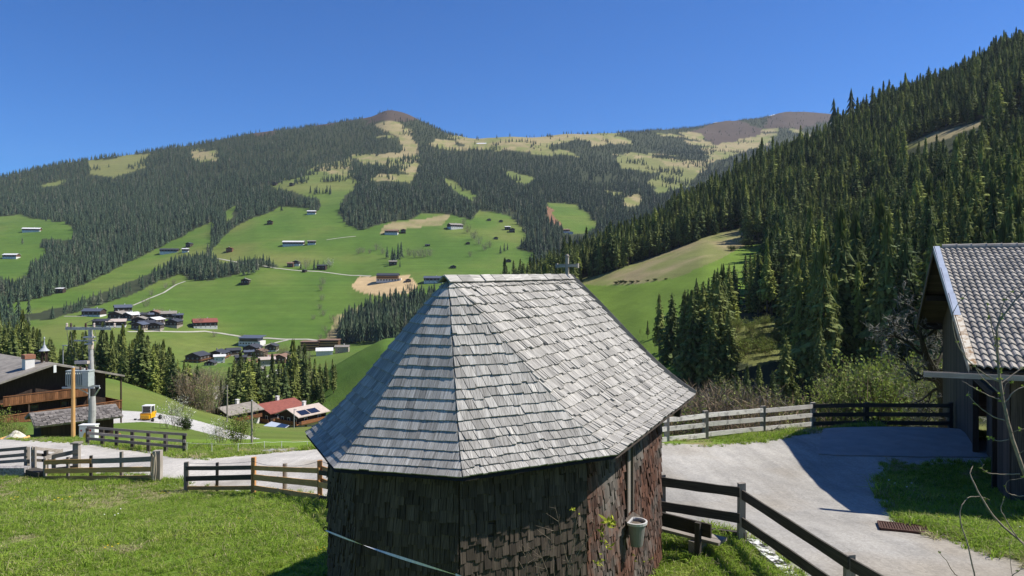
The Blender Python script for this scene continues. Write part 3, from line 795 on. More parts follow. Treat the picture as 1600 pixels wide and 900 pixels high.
# flower pot hung on the wall beside the sill
pc = wpt(0.425, 0.54, 0.19)+Vector((0, 0, -0.04))
pot = thing('flower_pot', 'grey plastic wall pot hanging under the small chapel window', 'flower pot', tuple(pc-Vector((0, 0, .28))))
def dpot(prof, name, mat, par):
    mb = MB(); n = 20
    for i, (rr, z) in enumerate(prof):
        for k in range(n):
            a = 2*math.pi*k/n; x = rr*math.cos(a); y = rr*math.sin(a)
            if y < -0.55*rr: y = -0.55*rr
            q = pc+NX*y+AX*x+Vector((0, 0, z)); mb.v.append(tuple(q))
        if i:
            for k in range(n):
                mb.f.append(((i-1)*n+k, (i-1)*n+(k+1) % n, i*n+(k+1) % n, i*n+k)); mb.uv.extend([(0, 0)]*4); mb.r.append(.5); mb.m.append(0)
    return mb.build(name, mat, par, world=True)
dpot([(0.01, -.29), (0.10, -.29), (0.105, -.27), (0.148, .05), (0.14, .05), (0.135, 0.0), (0.01, -.01)], 'body', MAT['pot'], pot)
dpot([(0.142, .03), (0.166, .03), (0.170, .066), (0.144, .068), (0.138, .045)], 'rim', MAT['pot_rim'], pot)
dpot([(0.137, .012), (0.08, .02), (0.004, .024)], 'soil', MAT['soil'], pot)

# electric fence tape tied to the wall corner
ta, tb_ = P(516, 828, 10.36)-Vector((.06, .02, 0)), P(712, 898, 5.3)
tape = thing('fence_tape', 'white fence tape stretched along the shaded chapel wall from a black hook', 'fence tape', tuple(ta))
mb = MB(); q0 = None
for i in range(41):
    k = i/40; p = ta.lerp(tb_, k)-Vector((0, 0, 0.02*math.sin(math.pi*k))); tw = 0.3+k*5.5
    s = Vector((0, math.cos(tw), math.sin(tw)))*0.012
    if q0: mb.face([q0[0], p-s, p+s, q0[1]])
    q0 = (p-s, p+s)
p2 = P(850, 960, 4.0)
mb.face([tb_-Vector((0, 0, .01)), p2-Vector((0, 0, .01)), p2+Vector((0, 0, .01)), tb_+Vector((0, 0, .01))])
mb.build('tape', MAT['tape'], tape, world=True)
mb = MB()
mb.tube([ta+Vector((.16, .03, .02)), ta+Vector((.02, 0, .02))], 0.012, 6)
mb.tube([ta+Vector((-.03*math.cos(a), 0, .02+.03*math.sin(a))) for a in [i*0.7 for i in range(10)]], 0.009, 5)
mb.build('hook', MAT['black'], tape, world=True)

# ================================================================== FENCES
def fence(name, label, posts, rails, post_mat, rail_mat, loc=None, cat='fence'):
    """posts: (base point, top z, width, mat) ; rails: (p0, p1, height, mat)"""
    t = thing(name, label, cat, tuple(posts[0][0]))
    for b, top, w, m in posts:
        mb = MB(); b = Vector(b); jx = rng.uniform(-.012, .012)
        if w < 0:
            mb.tube([b-Vector((0, 0, .25)), Vector((b.x+jx, b.y, top))], -w/2, 10)
        else:
            mb.box((0, 0, 0), (w, w*rng.uniform(.75, 1), 1), la=2)
            h = top-b.z+.25
            rz = Matrix.Rotation(rng.uniform(-.15, .15), 3, 'Z')
            mb.v = [tuple(rz @ Vector((x, y, 0))+Vector((b.x+jx*(z > 0), b.y, b.z-.25+(z+.5)*h+(0.012*(x > 0) if z > 0 else 0)))) for x, y, z in mb.v]
            mb.uv = [(a, c*h) for a, c in mb.uv]
        mb.build('post', MAT[m or post_mat], t, world=True)
    for p0, p1, h, m in rails:
        mb = MB(); p0, p1 = Vector(p0), Vector(p1); n = 4
        sag = rng.uniform(-.012, .004); prev = None
        d = p1-p0; s = Vector((d.y, -d.x, 0)).normalized()*0.016
        uo = (rng.random()*9, rng.random()*9); r = rng.random()
        for i in range(n):
            a, b = p0.lerp(p1, i/n), p0.lerp(p1, (i+1)/n)
            za, zb = sag*math.sin(math.pi*i/n), sag*math.sin(math.pi*(i+1)/n)
            ha, hb = [h/2*(1+0.05*math.sin(3.1*(i+j)+uo[0])) for j in (0, 1)]
            q = [a-s+Vector((0, 0, za-ha)), a+s+Vector((0, 0, za-ha)), a+s+Vector((0, 0, za+ha)), a-s+Vector((0, 0, za+ha)),
                 b-s+Vector((0, 0, zb-hb)), b+s+Vector((0, 0, zb-hb)), b+s+Vector((0, 0, zb+hb)), b-s+Vector((0, 0, zb+hb))]
            mb.hexa(q, r, 0, 2, (uo[0], uo[1]+i*d.length/n))
        mb.build('rail', MAT[m or rail_mat], t, world=True)
    return t
def post(u, D, vtop, w, m=None):
    g = atD(u, D); return (g, -(vtop-V0)/F*D, w, m)
def rail(u0, v0, D0, u1, v1, D1, h, m=None): return (P(u0, v0, D0), P(u1, v1, D1), h, m)

# low fence right of the chapel
fence('rail_fence', 'dark two-rail fence with grey posts beside the bench, running down to the bottom edge', 
      [post(1036, 14.4, 742, .10), post(1158, 13.6, 755, .125), post(1327, 10.2, 866, .13), post(1700, 6.9, 1060, .13)],
      [rail(1030, 752, 14.32, 1156, 769, 13.52, .175), rail(1030, 790, 14.32, 1156, 810, 13.52, .175),
       rail(1160, 773, 13.52, 1326, 880, 10.1, .17), rail(1160, 816, 13.52, 1326, 930, 10.1, .17),
       rail(1330, 882, 10.1, 1700, 1090, 6.8, .17), rail(1330, 932, 10.1, 1700, 1150, 6.8, .17)], 'grey_wood', 'rail_dark')
kt = thing('kerb', 'low stone kerb with flaking white paint at the edge of the courtyard below the fence', 'kerb', tuple(atD(1158, 13.6)))
mb = MB(); kp = [atD(1040, 14.55), atD(1112, 13.98), atD(1172, 13.5), atD(1215, 12.4), atD(1255, 11.4), atD(1330, 10.1), atD(1700, 6.8)]
for a, b in zip(kp[:-1], kp[1:]):
    n = max(2, int((b-a).length/0.35))
    for i in range(n):
        p, q = a.lerp(b, i/n), a.lerp(b, (i+1)/n-.01)
        mb.beam(p+Vector((.05, .02, 0.0)), q+Vector((.05, .02, rng.uniform(-.01, .01))), .20, .16, jit=.008)
mb.build('stones', MAT['kerb'], kt, world=True)
mb = MB(); mb.beam(kp[0]+Vector((.0, .12, .16)), kp[2]+Vector((-.05, .08, .13)), .10, .12)
mb.build('timber', MAT['rail_dark'], kt, world=True)

# fence along the far edge of the courtyard
FP = [(960, 23.2, 652), (1042, 24.6, 647), (1102.5, 25.6, 642), (1192, 27.2, 634.5), (1270, 28.8, 629), (1353, 28.9, 629.5), (1485, 28.4, 629)]
RY = {0: [(960, 664, 680, 696), (1042, 656, 670, 686), (1102, 649.5, 664, 680)], 1: [(1102, 649, 663, 679), (1192, 641, 655, 669.5)], 2: [(1192, 642, 656, 669.5), (1270, 635, 648.5, 662)],
      3: [(1270, 634.5, 648, 662), (1353, 633, 647.5, 660)], 4: [(1353, 633, 647, 660), (1485, 634, 648, 661.5)]}
Dof = {u: D for u, D, _ in FP}; Dof[1102] = 25.6
rl = []
for k, seg in RY.items():
    for a, b in zip(seg[:-1], seg[1:]):
        for j in (1, 2, 3): rl.append(rail(a[0], a[j], Dof[a[0]]-.07, b[0], b[j], Dof[b[0]]-.07, .155, 'rail_dark' if a[0] >= 1270 else None))  # right-hand rails and posts: darker wood colour that also carries the barn's shade
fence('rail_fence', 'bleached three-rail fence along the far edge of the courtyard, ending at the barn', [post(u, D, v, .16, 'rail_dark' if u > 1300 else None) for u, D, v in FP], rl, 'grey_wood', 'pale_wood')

# fence left of the chapel, brown and dark boards
fence('board_fence', 'three-board fence of mixed dark and brown planks with orange posts, left of the chapel',
      [post(291, 26.0, 722, .15), post(339, 25.4, 723, .09, 'rail_dark'), post(396, 24.0, 714.5, .13, 'orange_wood'), post(445, 22.6, 724, -.14), post(500, 20.6, 719.5, .13, 'orange_wood'), post(565, 18.2, 728, .12, 'orange_wood')],
      [rail(291, 731.5, 25.95, 395, 730.5, 23.95, .14, 'rail_dark'), rail(291, 748, 25.95, 395, 745.5, 23.95, .17, 'rail_dark'), rail(293, 762.5, 25.95, 395, 762, 23.95, .13),
       rail(397, 731, 23.95, 499, 735.5, 20.5, .145), rail(397, 745.5, 23.95, 499, 756, 20.5, .185), rail(397, 762, 23.95, 499, 777, 20.5, .16),
       rail(499, 738.5, 20.5, 566, 747, 18.1, .12, 'rail_dark'), rail(499, 757, 20.5, 566, 770, 18.1, .16), rail(499, 777, 20.5, 566, 792, 18.1, .13, 'rail_dark'),
       rail(502, 731, 20.7, 575, 752, 16.5, .12, 'orange_wood'), rail(502, 750, 20.7, 575, 780, 16.5, .12, 'orange_wood')], 'grey_wood', 'brown_wood')
w = thing('fence_wire', 'thin slack wire strung along the tops of the orange fence posts', 'wire', tuple(P(291, 723, 26)))
mb = MB()
for a, b in (((289, 723, 25.9), (396, 721, 23.9)), ((396, 721, 23.9), (445, 728, 22.5)), ((445, 728, 22.5), (500, 720, 20.5)), ((500, 720, 20.5), (566, 735, 18))):
    A, B = P(*a), P(*b)
    mb.tube([A.lerp(B, i/8)-Vector((0, 0, .06*math.sin(math.pi*i/8))) for i in range(9)], .006, 3)
mb.build('strand', MAT['wire'], w, world=True)
# gate panel between the two
fence('board_fence', 'brown board fence with a thick grey end post at the lawn edge on the left',
      [post(70, 28.6, 716, .10, 'grey_wood'), post(106, 28.5, 714, .10, 'grey_wood'), post(142, 28.4, 712, .10), post(190, 28.0, 706, .10, 'grey_wood'), post(236.5, 27.7, 709, .06, 'orange_wood'), post(246, 27.6, 704, .29, 'grey_wood')],
      [rail(69, 722.5, 28.55, 142, 720.5, 28.3, .17), rail(143, 720.5, 28.3, 237, 717, 27.6, .19, 'grey_wood'), rail(70, 736, 28.55, 240, 733, 27.6, .19), rail(70, 747.5, 28.5, 238, 746, 27.6, .17)], 'rail_dark', 'brown_wood')
rp = thing('rope_coil', 'cream rope hanging in loops from the thick grey fence post', 'rope', tuple(P(243, 707, 27.4)))
mb = MB()
for k in range(4):
    a = [P(238.5+2.2*math.sin(6.28*i/16+k)+k*1.1, 729+23*-math.cos(6.28*i/16)*(.8+.07*k), 27.38-.02*k) for i in range(17)]
    mb.tube(a, .012, 5)
mb.build('loops', MAT['rope'], rp, world=True)
# grey fences at the far left
fence('rail_fence', 'weathered grey three-rail fence corner at the left edge above the stone wall',
      [post(-60, 30.5, 707, .15), post(42, 29.6, 699, .15), post(53, 29.3, 698.5, .15), post(72, 29.8, 704, .13, 'rail_dark'), post(84, 30.2, 712, .12, 'rail_dark')],
      [rail(-60, 708, 30.45, 42, 700, 29.5, .13), rail(-60, 718, 30.45, 42, 710, 29.5, .13), rail(-60, 726, 30.45, 42, 719, 29.5, .13),
       rail(50, 700, 29.2, 98, 705, 31.0, .13), rail(50, 709.5, 29.2, 80, 711.5, 30.3, .12, 'rail_dark'), rail(50, 718.5, 29.2, 80, 720, 30.3, .12, 'rail_dark'),
       rail(98, 704, 31.0, 69, 717, 29.2, .16)], 'grey_wood', 'grey_wood')
fence('rail_fence', 'short grey fence piece with a capped square post beside the gravel road on the left',
      [post(84, 29.4, 711, .12), post(120, 29.6, 692.5, .22)],
      [rail(82, 713.5, 29.3, 122, 705, 29.5, .17), rail(84, 724, 29.3, 122, 716, 29.5, .16), rail(88, 733, 29.3, 122, 729, 29.5, .13, 'rail_dark')], 'grey_wood', 'grey_wood')
mb = MB(); c = P(120, 692, 29.6); mb.box(c, (.34, .34, .05)); 
cp = mb.build('post_cap', MAT['grey_wood'], bpy.data.objects['rail_fence.003'], world=True)
# guard rail fence along the far side of the road
GP = [(137, 38.6, 669), (160, 38.3, 670), (182, 38.0, 672), (207, 37.7, 674), (232, 37.3, 676), (259, 36.9, 678), (288, 36.4, 680)]
fence('guard_fence', 'grey three-rail guard fence on the far side of the road below the white cabinet', [post(u, D, v, .15) for u, D, v in GP],
      [rail(136, 667.5, 38.5, 292, 679, 36.3, .12), rail(136, 676.5, 38.5, 290, 689.5, 36.3, .14), rail(136, 685, 38.5, 290, 699, 36.3, .14)], 'rail_dark', 'grey_wood')

st = thing('stone_wall', 'speckled low concrete wall under the grey fence at the left edge', 'wall', tuple(atD(20, 29)))
mb = MB(); a, b = atD(-150, 29.8), atD(43, 28.9)
mb.beam(a+Vector((0, 0, .0)), b+Vector((0, 0, .05)), .35, .75, jit=.02)
mb.build('body', MAT['stone_grey'], st, world=True)
mb = MB(); mb.beam(b+Vector((.1, 0, .1)), atD(69, 28.6)+Vector((-.05, 0, .02)), .4, .62, jit=.02)
mb.build('dark_end', MAT['rail_dark'], st, world=True)

# ================================================================== BENCH
bp = [Vector((3.47, 12.82, 0)), Vector((2.05, 14.0, 0))]; bd = (bp[1]-bp[0]).normalized(); bn = Vector((bd.y, -bd.x, 0))
if bn.y < 0: bn = -bn
bench = thing('bench', 'weathered dark wooden bench standing behind the chapel by the fence', 'bench', tuple(ground(3.3, 12.9)))
bz = Hs(3.3, 12.9)
def bpt(a, n, z): q = bp[0]+bd*a+bn*n; return Vector((q.x, q.y, bz+z))
mb = MB(); mb.beam(bpt(0, 0, .56), bpt(1.7, 0, .58), .045, .24); mb.build('backrest', MAT['dark_wood'], bench, world=True)
mb = MB(); mb.beam(bpt(-.10, .16, .33), bpt(1.75, .16, .34), .17, .05); mb.beam(bpt(-.10, .35, .33), bpt(1.75, .35, .34), .17, .05); mb.build('seat', MAT['grey_wood'], bench, world=True)
for a in (.22, 1.4):
    mb = MB(); mb.beam(bpt(a, -.06, -.15), bpt(a, -.06, .68), .10, .07, up=bn); mb.build('back_post', MAT['rail_dark'], bench, world=True)
    mb = MB(); mb.beam(bpt(a+.14, .02, .06), bpt(a+.14, .42, .06), .16, .46); mb.build('leg', MAT['grey_wood'], bench, world=True)

# ================================================================== DRAIN GRATE and SLAB
gc = [atD(1372, 15.9), atD(1376, 15.1), atD(1462, 14.75), atD(1455, 15.4)]
gr = thing('drain_grate', 'rusty slotted drain grate set in the courtyard gravel', 'drain grate', tuple(gc[1]))
mb = MB(); lf = Vector((0, 0, .03))
for a, b in ((0, 1), (1, 2), (2, 3), (3, 0)): mb.beam(gc[a]+lf, gc[b]+lf, .04, .05)
mb.build('frame', MAT['rust'], gr, world=True)
mb = MB()
for i in range(1, 20):
    k = i/20; mb.beam(gc[0].lerp(gc[3], k)+lf, gc[1].lerp(gc[2], k)+lf, .032, .03)
mb.build('bars', MAT['rust'], gr, world=True)
mb = MB(); mb.face([gc[0]+Vector((0, 0, .008)), gc[1]+Vector((0, 0, .008)), gc[2]+Vector((0, 0, .008)), gc[3]+Vector((0, 0, .008))]); mb.build('shaft', MAT['black'], gr, world=True)  # flat black sheet, the darkness of the drain hole put in as colour
sc_ = [atD(1286, 27.4), atD(1279, 23.3), atD(1556, 22.4), atD(1500, 27.9)]
mb = MB(); N = 10
def bil(s, t): p = sc_[0].lerp(sc_[3], s).lerp(sc_[1].lerp(sc_[2], s), t); return Vector((p.x, p.y, Hs(p.x, p.y)+.035))
for i in range(N):
    for j in range(N): mb.face([bil(i/N, (j+1)/N), bil((i+1)/N, (j+1)/N), bil((i+1)/N, j/N), bil(i/N, j/N)])
for i in range(N):
    for t, f in ((1, 1), (0, 0)):
        a, b = bil(i/N, t), bil((i+1)/N, t); mb.face([a-Vector((0, 0, .2)), b-Vector((0, 0, .2)), b, a])
    a, b = bil(0, i/N), bil(0, (i+1)/N); mb.face([a-Vector((0, 0, .2)), b-Vector((0, 0, .2)), b, a])
tag(mb.build('concrete_apron', MAT['slab']), 'concrete apron in the shade in front of the barn', 'pavement', None, 'structure')

# ================================================================== BARN
BA = Vector((.903, -.430, 0)); BG = Vector((-.430, -.903, 0)); BR = Vector((14.9, 26.0, 0.81))
LN, LF_, LB = 9.53, 9.0, 15.0; ZN, ZF = -2.26, -2.55
def bq(a, g, z): return Vector((BR.x, BR.y, 0))+BA*a+BG*g+Vector((0, 0, z))
def rz_near(g): return BR.z+(ZN-BR.z)*g/LN
def rz_far(g): return BR.z+(ZF-BR.z)*g/LF_
barn = thing('barn', 'wooden barn with a wavy grey tiled roof and open gable overhang beside the courtyard', 'barn', tuple(bq(1, 5, -6.0)))
def bpart(mb, name, mat, par=None, smooth=False):
    o = mb.build(name, mat, barn, smooth, world=True)
    if par: o.parent = par
    return o
mb = MB(); rows = 28; per = 0.17; ns = 5; ncol = int((LB-.3)/per)*ns
for i in range(rows):
    g0 = LN*(1-(i)/rows)+.06; g1 = LN*(1-(i+1)/rows)-.06
    xo = 0.16
    top0, top1 = [], []
    for k in range(ncol+1):
        a = xo+k*per/ns; ph = 2*math.pi*k/ns
        w = 0.026*math.sin(ph)+0.011*math.sin(2*ph+.6)
        top0.append(bq(a, g0, rz_near(g0)+.085+w)); top1.append(bq(a, g1, rz_near(g1)+.035+w))
    dn = Vector((0, 0, -.035))
    cr_ = [rng.random() for _ in range(ncol//(2*ns)+2)]
    for k in range(ncol):
        r = cr_[(k+(i % 2)*0)//(2*ns)]
        mb.face([top0[k], top0[k+1], top1[k+1], top1[k]], r=r)
        mb.face([top0[k]+dn, top0[k+1]+dn, top0[k+1], top0[k]], r=r*.5)
roofb = bpart(mb, 'roof', MAT['tile'])
mb = MB()
for i in range(34):
    a = .25+i*.44
    mb.tube([bq(a, 0, BR.z+.05), bq(a+.40, 0, BR.z+.05), bq(a+.46, 0, BR.z+.05)], [.115, .125, .14], 10)
rt = bpart(mb, 'ridge_tiles', MAT['tile'], roofb); 
mb = MB()                                        # roof boarding, seen from below at the overhang
for g, zf, sg in ((LN, rz_near, 1), (LF_, rz_far, -1)):
    n = 36
    for i in range(n):
        ga, gb = g*i/n, g*(i+1)/n-.01
        q = [bq(0.02, sg*ga, zf(ga)-.05), bq(LB, sg*ga, zf(ga)-.05), bq(LB, sg*gb, zf(gb)-.05), bq(0.02, sg*gb, zf(gb)-.05)]
        mb.hexa([p-Vector((0, 0, .03)) for p in q]+q, la=0)
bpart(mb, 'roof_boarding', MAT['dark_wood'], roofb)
mb = MB(); q = [bq(0, 0, BR.z+.03), bq(LB, 0, BR.z+.03), bq(LB, -LF_, ZF+.03), bq(0, -LF_, ZF+.03)]
mb.hexa([p-Vector((0, 0, .07)) for p in q]+q, la=0); bpart(mb, 'back_slope', MAT['tile'], roofb)
mb = MB(); 
gs = [0, .25, .5, .68]
def strip(ga, gb):
    mb.beam(bq(.10, ga, rz_near(ga)+.095), bq(.08, gb, rz_near(gb)+.095), .15, .02)
    mb.beam(bq(-.01, ga, rz_near(ga)+.0), bq(-.01, gb, rz_near(gb)+.0), .02, .21)
for a, b in zip(gs[:-1], gs[1:]): strip(a*LN, b*LN-.01)
bpart(mb, 'verge_flashing', MAT['metal_light'], roofb)
mb = MB(); strip(.68*LN, LN+.05); bpart(mb, 'rusty_verge_flashing', MAT['flash_rust'], roofb)
mb = MB(); mb.beam(bq(-.015, 0, BR.z-.06), bq(-.015, -LF_, ZF-.06), .04, .24); bpart(mb, 'verge_board', MAT['rail_dark'], roofb)
for g, z in ((0.0, BR.z-.22), (4.6, rz_near(4.6)-.22), (8.4, rz_near(8.4)-.22), (-4.4, rz_far(4.4)-.22), (-8.2, rz_far(8.2)-.22)):
    mb = MB(); mb.beam(bq(.06, g, z), bq(1.4, g, z), .18, .22); bpart(mb, 'purlin', MAT['dark_wood'])
# walls: vertical boards with the doorway in the gable
WI = 0.95; WG0, WG1 = -8.0, 8.55
BZ = -6.3
mb = MB()
g = WG0
while g < WG1-.02:
    w = rng.uniform(.16, .26); gb = min(g+w-.006, WG1); gm = (g+gb)/2
    zt = (rz_near(gm) if gm > 0 else rz_far(-gm))-.1
    zb = BZ
    if 2.9 < gm < 6.6: zb = -3.35
    q = [bq(WI, g, zb), bq(WI, gb, zb), bq(WI+.03, gb, zb), bq(WI+.03, g, zb)]
    mb.hexa(q+[Vector((p.x, p.y, zt)) for p in q], la=2)
    g += w
a = WI
while a < LB-1:
    w = rng.uniform(.16, .26); b = a+w-.006
    q = [bq(a, WG1, BZ), bq(b, WG1, BZ), bq(b, WG1-.03, BZ), bq(a, WG1-.03, BZ)]
    mb.hexa(q+[Vector((p.x, p.y, rz_near(WG1)-.1)) for p in q], la=2); a += w
q = [bq(WI, WG0, BZ), bq(LB-1, WG0, BZ), bq(LB-1, WG0+.05, BZ), bq(WI, WG0+.05, BZ)]
mb.hexa(q+[Vector((p.x, p.y, ZF+.1)) for p in q], la=0)
q = [bq(LB-1, WG0, BZ), bq(LB-1, WG1, BZ), bq(LB-.95, WG1, BZ), bq(LB-.95, WG0, BZ)]
mb.hexa(q+[Vector((p.x, p.y, ZF+.3)) for p in q], la=2)
bpart(mb, 'wall', MAT['barn_board'])
mb = MB()
for g in (2.85, 6.65): mb.beam(bq(WI-.03, g, BZ), bq(WI-.03, g, -3.25), .16, .16, up=BG)
mb.beam(bq(WI-.03, 2.75, -3.28), bq(WI-.03, 6.75, -3.28), .16, .18)
bpart(mb, 'door_frame', MAT['dark_wood'])
mb = MB()
g = 2.95
while g < 4.7:
    q = [bq(WI+.25, g, BZ), bq(WI+.25, g+.19, BZ), bq(WI+.29, g+.19, BZ), bq(WI+.29, g, BZ)]
    mb.hexa(q+[Vector((p.x, p.y, -3.4)) for p in q], la=2); g += .2
bpart(mb, 'door', MAT['barn_board'])
mb = MB(); mb.beam(bq(WI+1.1, WG1+.035, -3.25), bq(WI+1.9, WG1+.035, -3.25), .03, .42); bpart(mb, 'white_board', MAT['white_paint'])
mb = MB()
p0, p1 = bq(-.95, LN+.12, -2.5), bq(LB, LN+.12, -2.3)
mb.beam(p0, p1, .16, .025); mb.beam(p0+BG*.08+Vector((0, 0, .05)), p1+BG*.08+Vector((0, 0, .05)), .025, .12); mb.beam(p0-BG*.08+Vector((0, 0, .05)), p1-BG*.08+Vector((0, 0, .05)), .025, .12)
bpart(mb, 'gutter', MAT['grey_wood'])
mb = MB()
for i in range(12): mb.beam(bq(.5+i*1.2, LN-1.2, ZN+.1), bq(.5+i*1.2, LN+.05, ZN-.13), .10, .13)
bpart(mb, 'rafters', MAT['dark_wood'])
# ================================================================== PLANTS
def spruce_mesh(seed, h, Rm, nwh, nbr, z0=0.06, thin=0.0, full=1.0):
    g = random.Random(seed); mb = MB()
    nwh = int(nwh)
    for i in range(nwh):
        k = i/(nwh-1); z = h*(z0+(0.985-z0)*k**0.94)
        r = Rm*((1-k)**0.68*0.95+0.05)*g.uniform(.82, 1.15)
        if k < .16: r *= .62+2.2*k
        nb = max(4, int(nbr*(0.45+0.55*(1-k))))
        off = g.random()*6.28
        for j in range(nb):
            if g.random() < thin: continue
            a = off+6.283*j/nb+g.uniform(-.25, .25); rr = r*g.uniform(.62, 1.18)
            d = Vector((math.cos(a), math.sin(a), 0)); s = Vector((-d.y, d.x, 0))
            zz = z+g.uniform(-.2, .2)*h/nwh
            up = 0.28*rr*(k-0.35)
            p0 = Vector((0, 0, zz)); p1 = d*rr*.55+Vector((0, 0, zz-.10*rr+up)); p2 = d*rr+Vector((0, 0, zz-.30*rr+up))
            q = g.random()
            nz_ = Vector((0, 0, 1))+s*g.uniform(-.6, .6)
            mb.kite(p0, p1, .30*rr*full, nz_, q, 0, .7); mb.kite(p0.lerp(p1, .6), p2, .40*rr*full, nz_, q*.8+.2, 0, .45)
            for e in (-1, 1):
                for f in (.40, .70):
                    b = p0.lerp(p2, f)+Vector((0, 0, .05*rr))
                    t = b+(d*.55+s*e*.75)*rr*.42*(1.15-f)+Vector((0, 0, -.16*rr))
                    mb.kite(b, t, .17*rr*full, Vector((0, 0, 1))+d*g.uniform(-.5, .3), g.random(), 0, .55)
            # hanging sprays
            for f in (.45, .8):
                b = p0.lerp(p2, f)+s*g.uniform(-.1, .1)*rr
                mb.kite(b, b+Vector((d.x*.05, d.y*.05, -.30*rr-.15)), .30*rr*full, d+s*g.uniform(-.8, .8), q*.6, 0, .35)
    nt = 11
    for i in range(nt):                              # dense inner foliage in ragged tiers
        k = i/nt; zb = h*(z0+.02+.88*k); zt = min(h*.97, zb+h*.15); r = Rm*((1-k)**.68)*.72*(.7+min(1,k*3)*.3); off = g.random()*6; sd = 9
        for j in range(sd):
            if g.random() < .08: continue
            a0 = off+6.283*j/sd; a1 = off+6.283*(j+.5)/sd; a2 = off+6.283*(j+1)/sd; ro = r*g.uniform(.72, 1.2); ri = r*.5; q = g.random()*.8
            pp = lambda a, rr, z: (rr*math.cos(a), rr*math.sin(a), z)
            mb.face([(0, 0, zt), pp(a0, ri, zb+.06*h), pp(a1, ro, zb-.012*h)], None, q); mb.face([(0, 0, zt), pp(a1, ro, zb-.012*h), pp(a2, ri, zb+.06*h)], None, q*.75)
    mb.kite((0, 0, h*.95), (0, 0, h*1.0), .35, (1, 0, 0), .6, 0, .3); mb.kite((0, 0, h*.95), (0, 0, h*1.0), .35, (0, 1, 0), .6, 0, .3)
    return mb
def trunk_mb(h, r, top=.96):
    mb = MB(); mb.tube([(0, 0, -1.2), (0, 0, h*.3), (.06, .03, h*.65), (0, 0, h*top)], [r*1.25, r, r*.6, .03], 7)
    return mb
def far_spruce_mb(seed, h, Rm, n=6, sides=7):
    g = random.Random(seed); mb = MB()
    for i in range(n):
        k = i/n; zb = h*(.05+.84*k); zt = min(h, zb+h*(.28-.08*k)); r = Rm*(1-k)**.75+.1
        off = g.random()*6
        for j in range(sides):
            a0 = off+6.283*j/sides; a1 = off+6.283*(j+.5)/sides; a2 = off+6.283*(j+1)/sides
            ro = r*g.uniform(.7, 1.2); ri = r*.42
            p = lambda a, rr, z: (rr*math.cos(a), rr*math.sin(a), z)
            q = g.random()
            mb.face([(0, 0, zt), p(a0, ri, zb+.08*h), p(a1, ro, zb-.02*h)], None, q); mb.face([(0, 0, zt), p(a1, ro, zb-.02*h), p(a2, ri, zb+.08*h)], None, q*.7)
    return mb
SP_H = [25.0, 27.0, 22.0, 24.0, 20.0, 26.0]
SP = []
for i in range(6):
    m = spruce_mesh(40+i, SP_H[i], [5.6, 5.1, 5.5, 4.5, 5.4, 4.8][i], [30, 33, 27, 30, 25, 32][i], 10, [.05, .10, .03, .16, .02, .30][i], .10)
    SP.append((m.data('spruce_crown', MAT['spruce']), trunk_mb(SP_H[i], .30).data('spruce_trunk', MAT['bark'])))
def joined_source(i, leaf='spruce'):
    m = spruce_mesh(40+i, SP_H[i], [5.6, 5.1, 5.5, 4.5, 5.4, 4.8][i], [21, 23, 20, 21, 18, 22][i], 8, [.05, .10, .03, .16, .02, .30][i], .10, 1.22)
    t = trunk_mb(SP_H[i], .30); b = len(m.v)
    m.v += t.v; m.f += [tuple(b+k for k in f) for f in t.f]; m.uv += t.uv; m.r += t.r; m.m += [1]*len(t.m)
    return bpy.data.objects.new('spruce_pattern', m.data('spruce_pattern', [MAT[leaf], MAT['bark']]))
SRC = [joined_source(i) for i in range(6)]
SRC += [bpy.data.objects.new('far_spruce_pattern', far_spruce_mb(70+i, 20.0, [4.1, 3.7, 4.6, 3.3][i]).data('far_spruce_pattern', MAT['far_spruce'])) for i in range(4)]

SRC += [joined_source(3, 'larch'), joined_source(5, 'larch')]

def instancer(name, pts, scl, rz, kind, sources, label, cat, dummy_mat=None):
    me = bpy.data.meshes.new(name)
    pts = np.asarray(pts, np.float32)
    me.vertices.add(len(pts)); me.vertices.foreach_set('co', pts.ravel())
    for nm, ty, ar in (('scl', 'FLOAT', scl), ('rz', 'FLOAT', rz), ('kind', 'INT', kind)):
        a = me.attributes.new(nm, ty, 'POINT'); a.data.foreach_set('value', np.asarray(ar, np.float32 if ty == 'FLOAT' else np.int32))
    me.update()
    o = bpy.data.objects.new(name, me); COL.objects.link(o)
    tag(o, label, cat, None, 'stuff')
    ng = bpy.data.node_groups.new(name, 'GeometryNodeTree')
    ng.interface.new_socket('Geometry', in_out='INPUT', socket_type='NodeSocketGeometry')
    ng.interface.new_socket('Geometry', in_out='OUTPUT', socket_type='NodeSocketGeometry')
    N, L = ng.nodes, ng.links
    gi, go = N.new('NodeGroupInput'), N.new('NodeGroupOutput')
    def att(nm, ty):
        a = N.new('GeometryNodeInputNamedAttribute'); a.data_type = ty; a.inputs['Name'].default_value = nm
        return a.outputs['Attribute']
    s, r, k = att('scl', 'FLOAT'), att('rz', 'FLOAT'), att('kind', 'INT')
    cx = N.new('ShaderNodeCombineXYZ'); L.new(r, cx.inputs['Z'])
    jn = N.new('GeometryNodeJoinGeometry')
    for i, so in enumerate(sources):
        oi = N.new('GeometryNodeObjectInfo'); oi.inputs['Object'].default_value = so; oi.inputs['As Instance'].default_value = True
        cm = N.new('FunctionNodeCompare'); cm.data_type = 'INT'; cm.operation = 'EQUAL'
        L.new(k, cm.inputs[2]); cm.inputs[3].default_value = i
        ip = N.new('GeometryNodeInstanceOnPoints')
        L.new(gi.outputs[0], ip.inputs['Points']); L.new(cm.outputs['Result'], ip.inputs['Selection'])
        L.new(oi.outputs['Geometry'], ip.inputs['Instance']); L.new(cx.outputs[0], ip.inputs['Rotation']); L.new(s, ip.inputs['Scale'])
        L.new(ip.outputs[0], jn.inputs[0])
    L.new(jn.outputs[0], go.inputs[0])
    md = o.modifiers.new('scatter', 'NODES'); md.node_group = ng
    return o

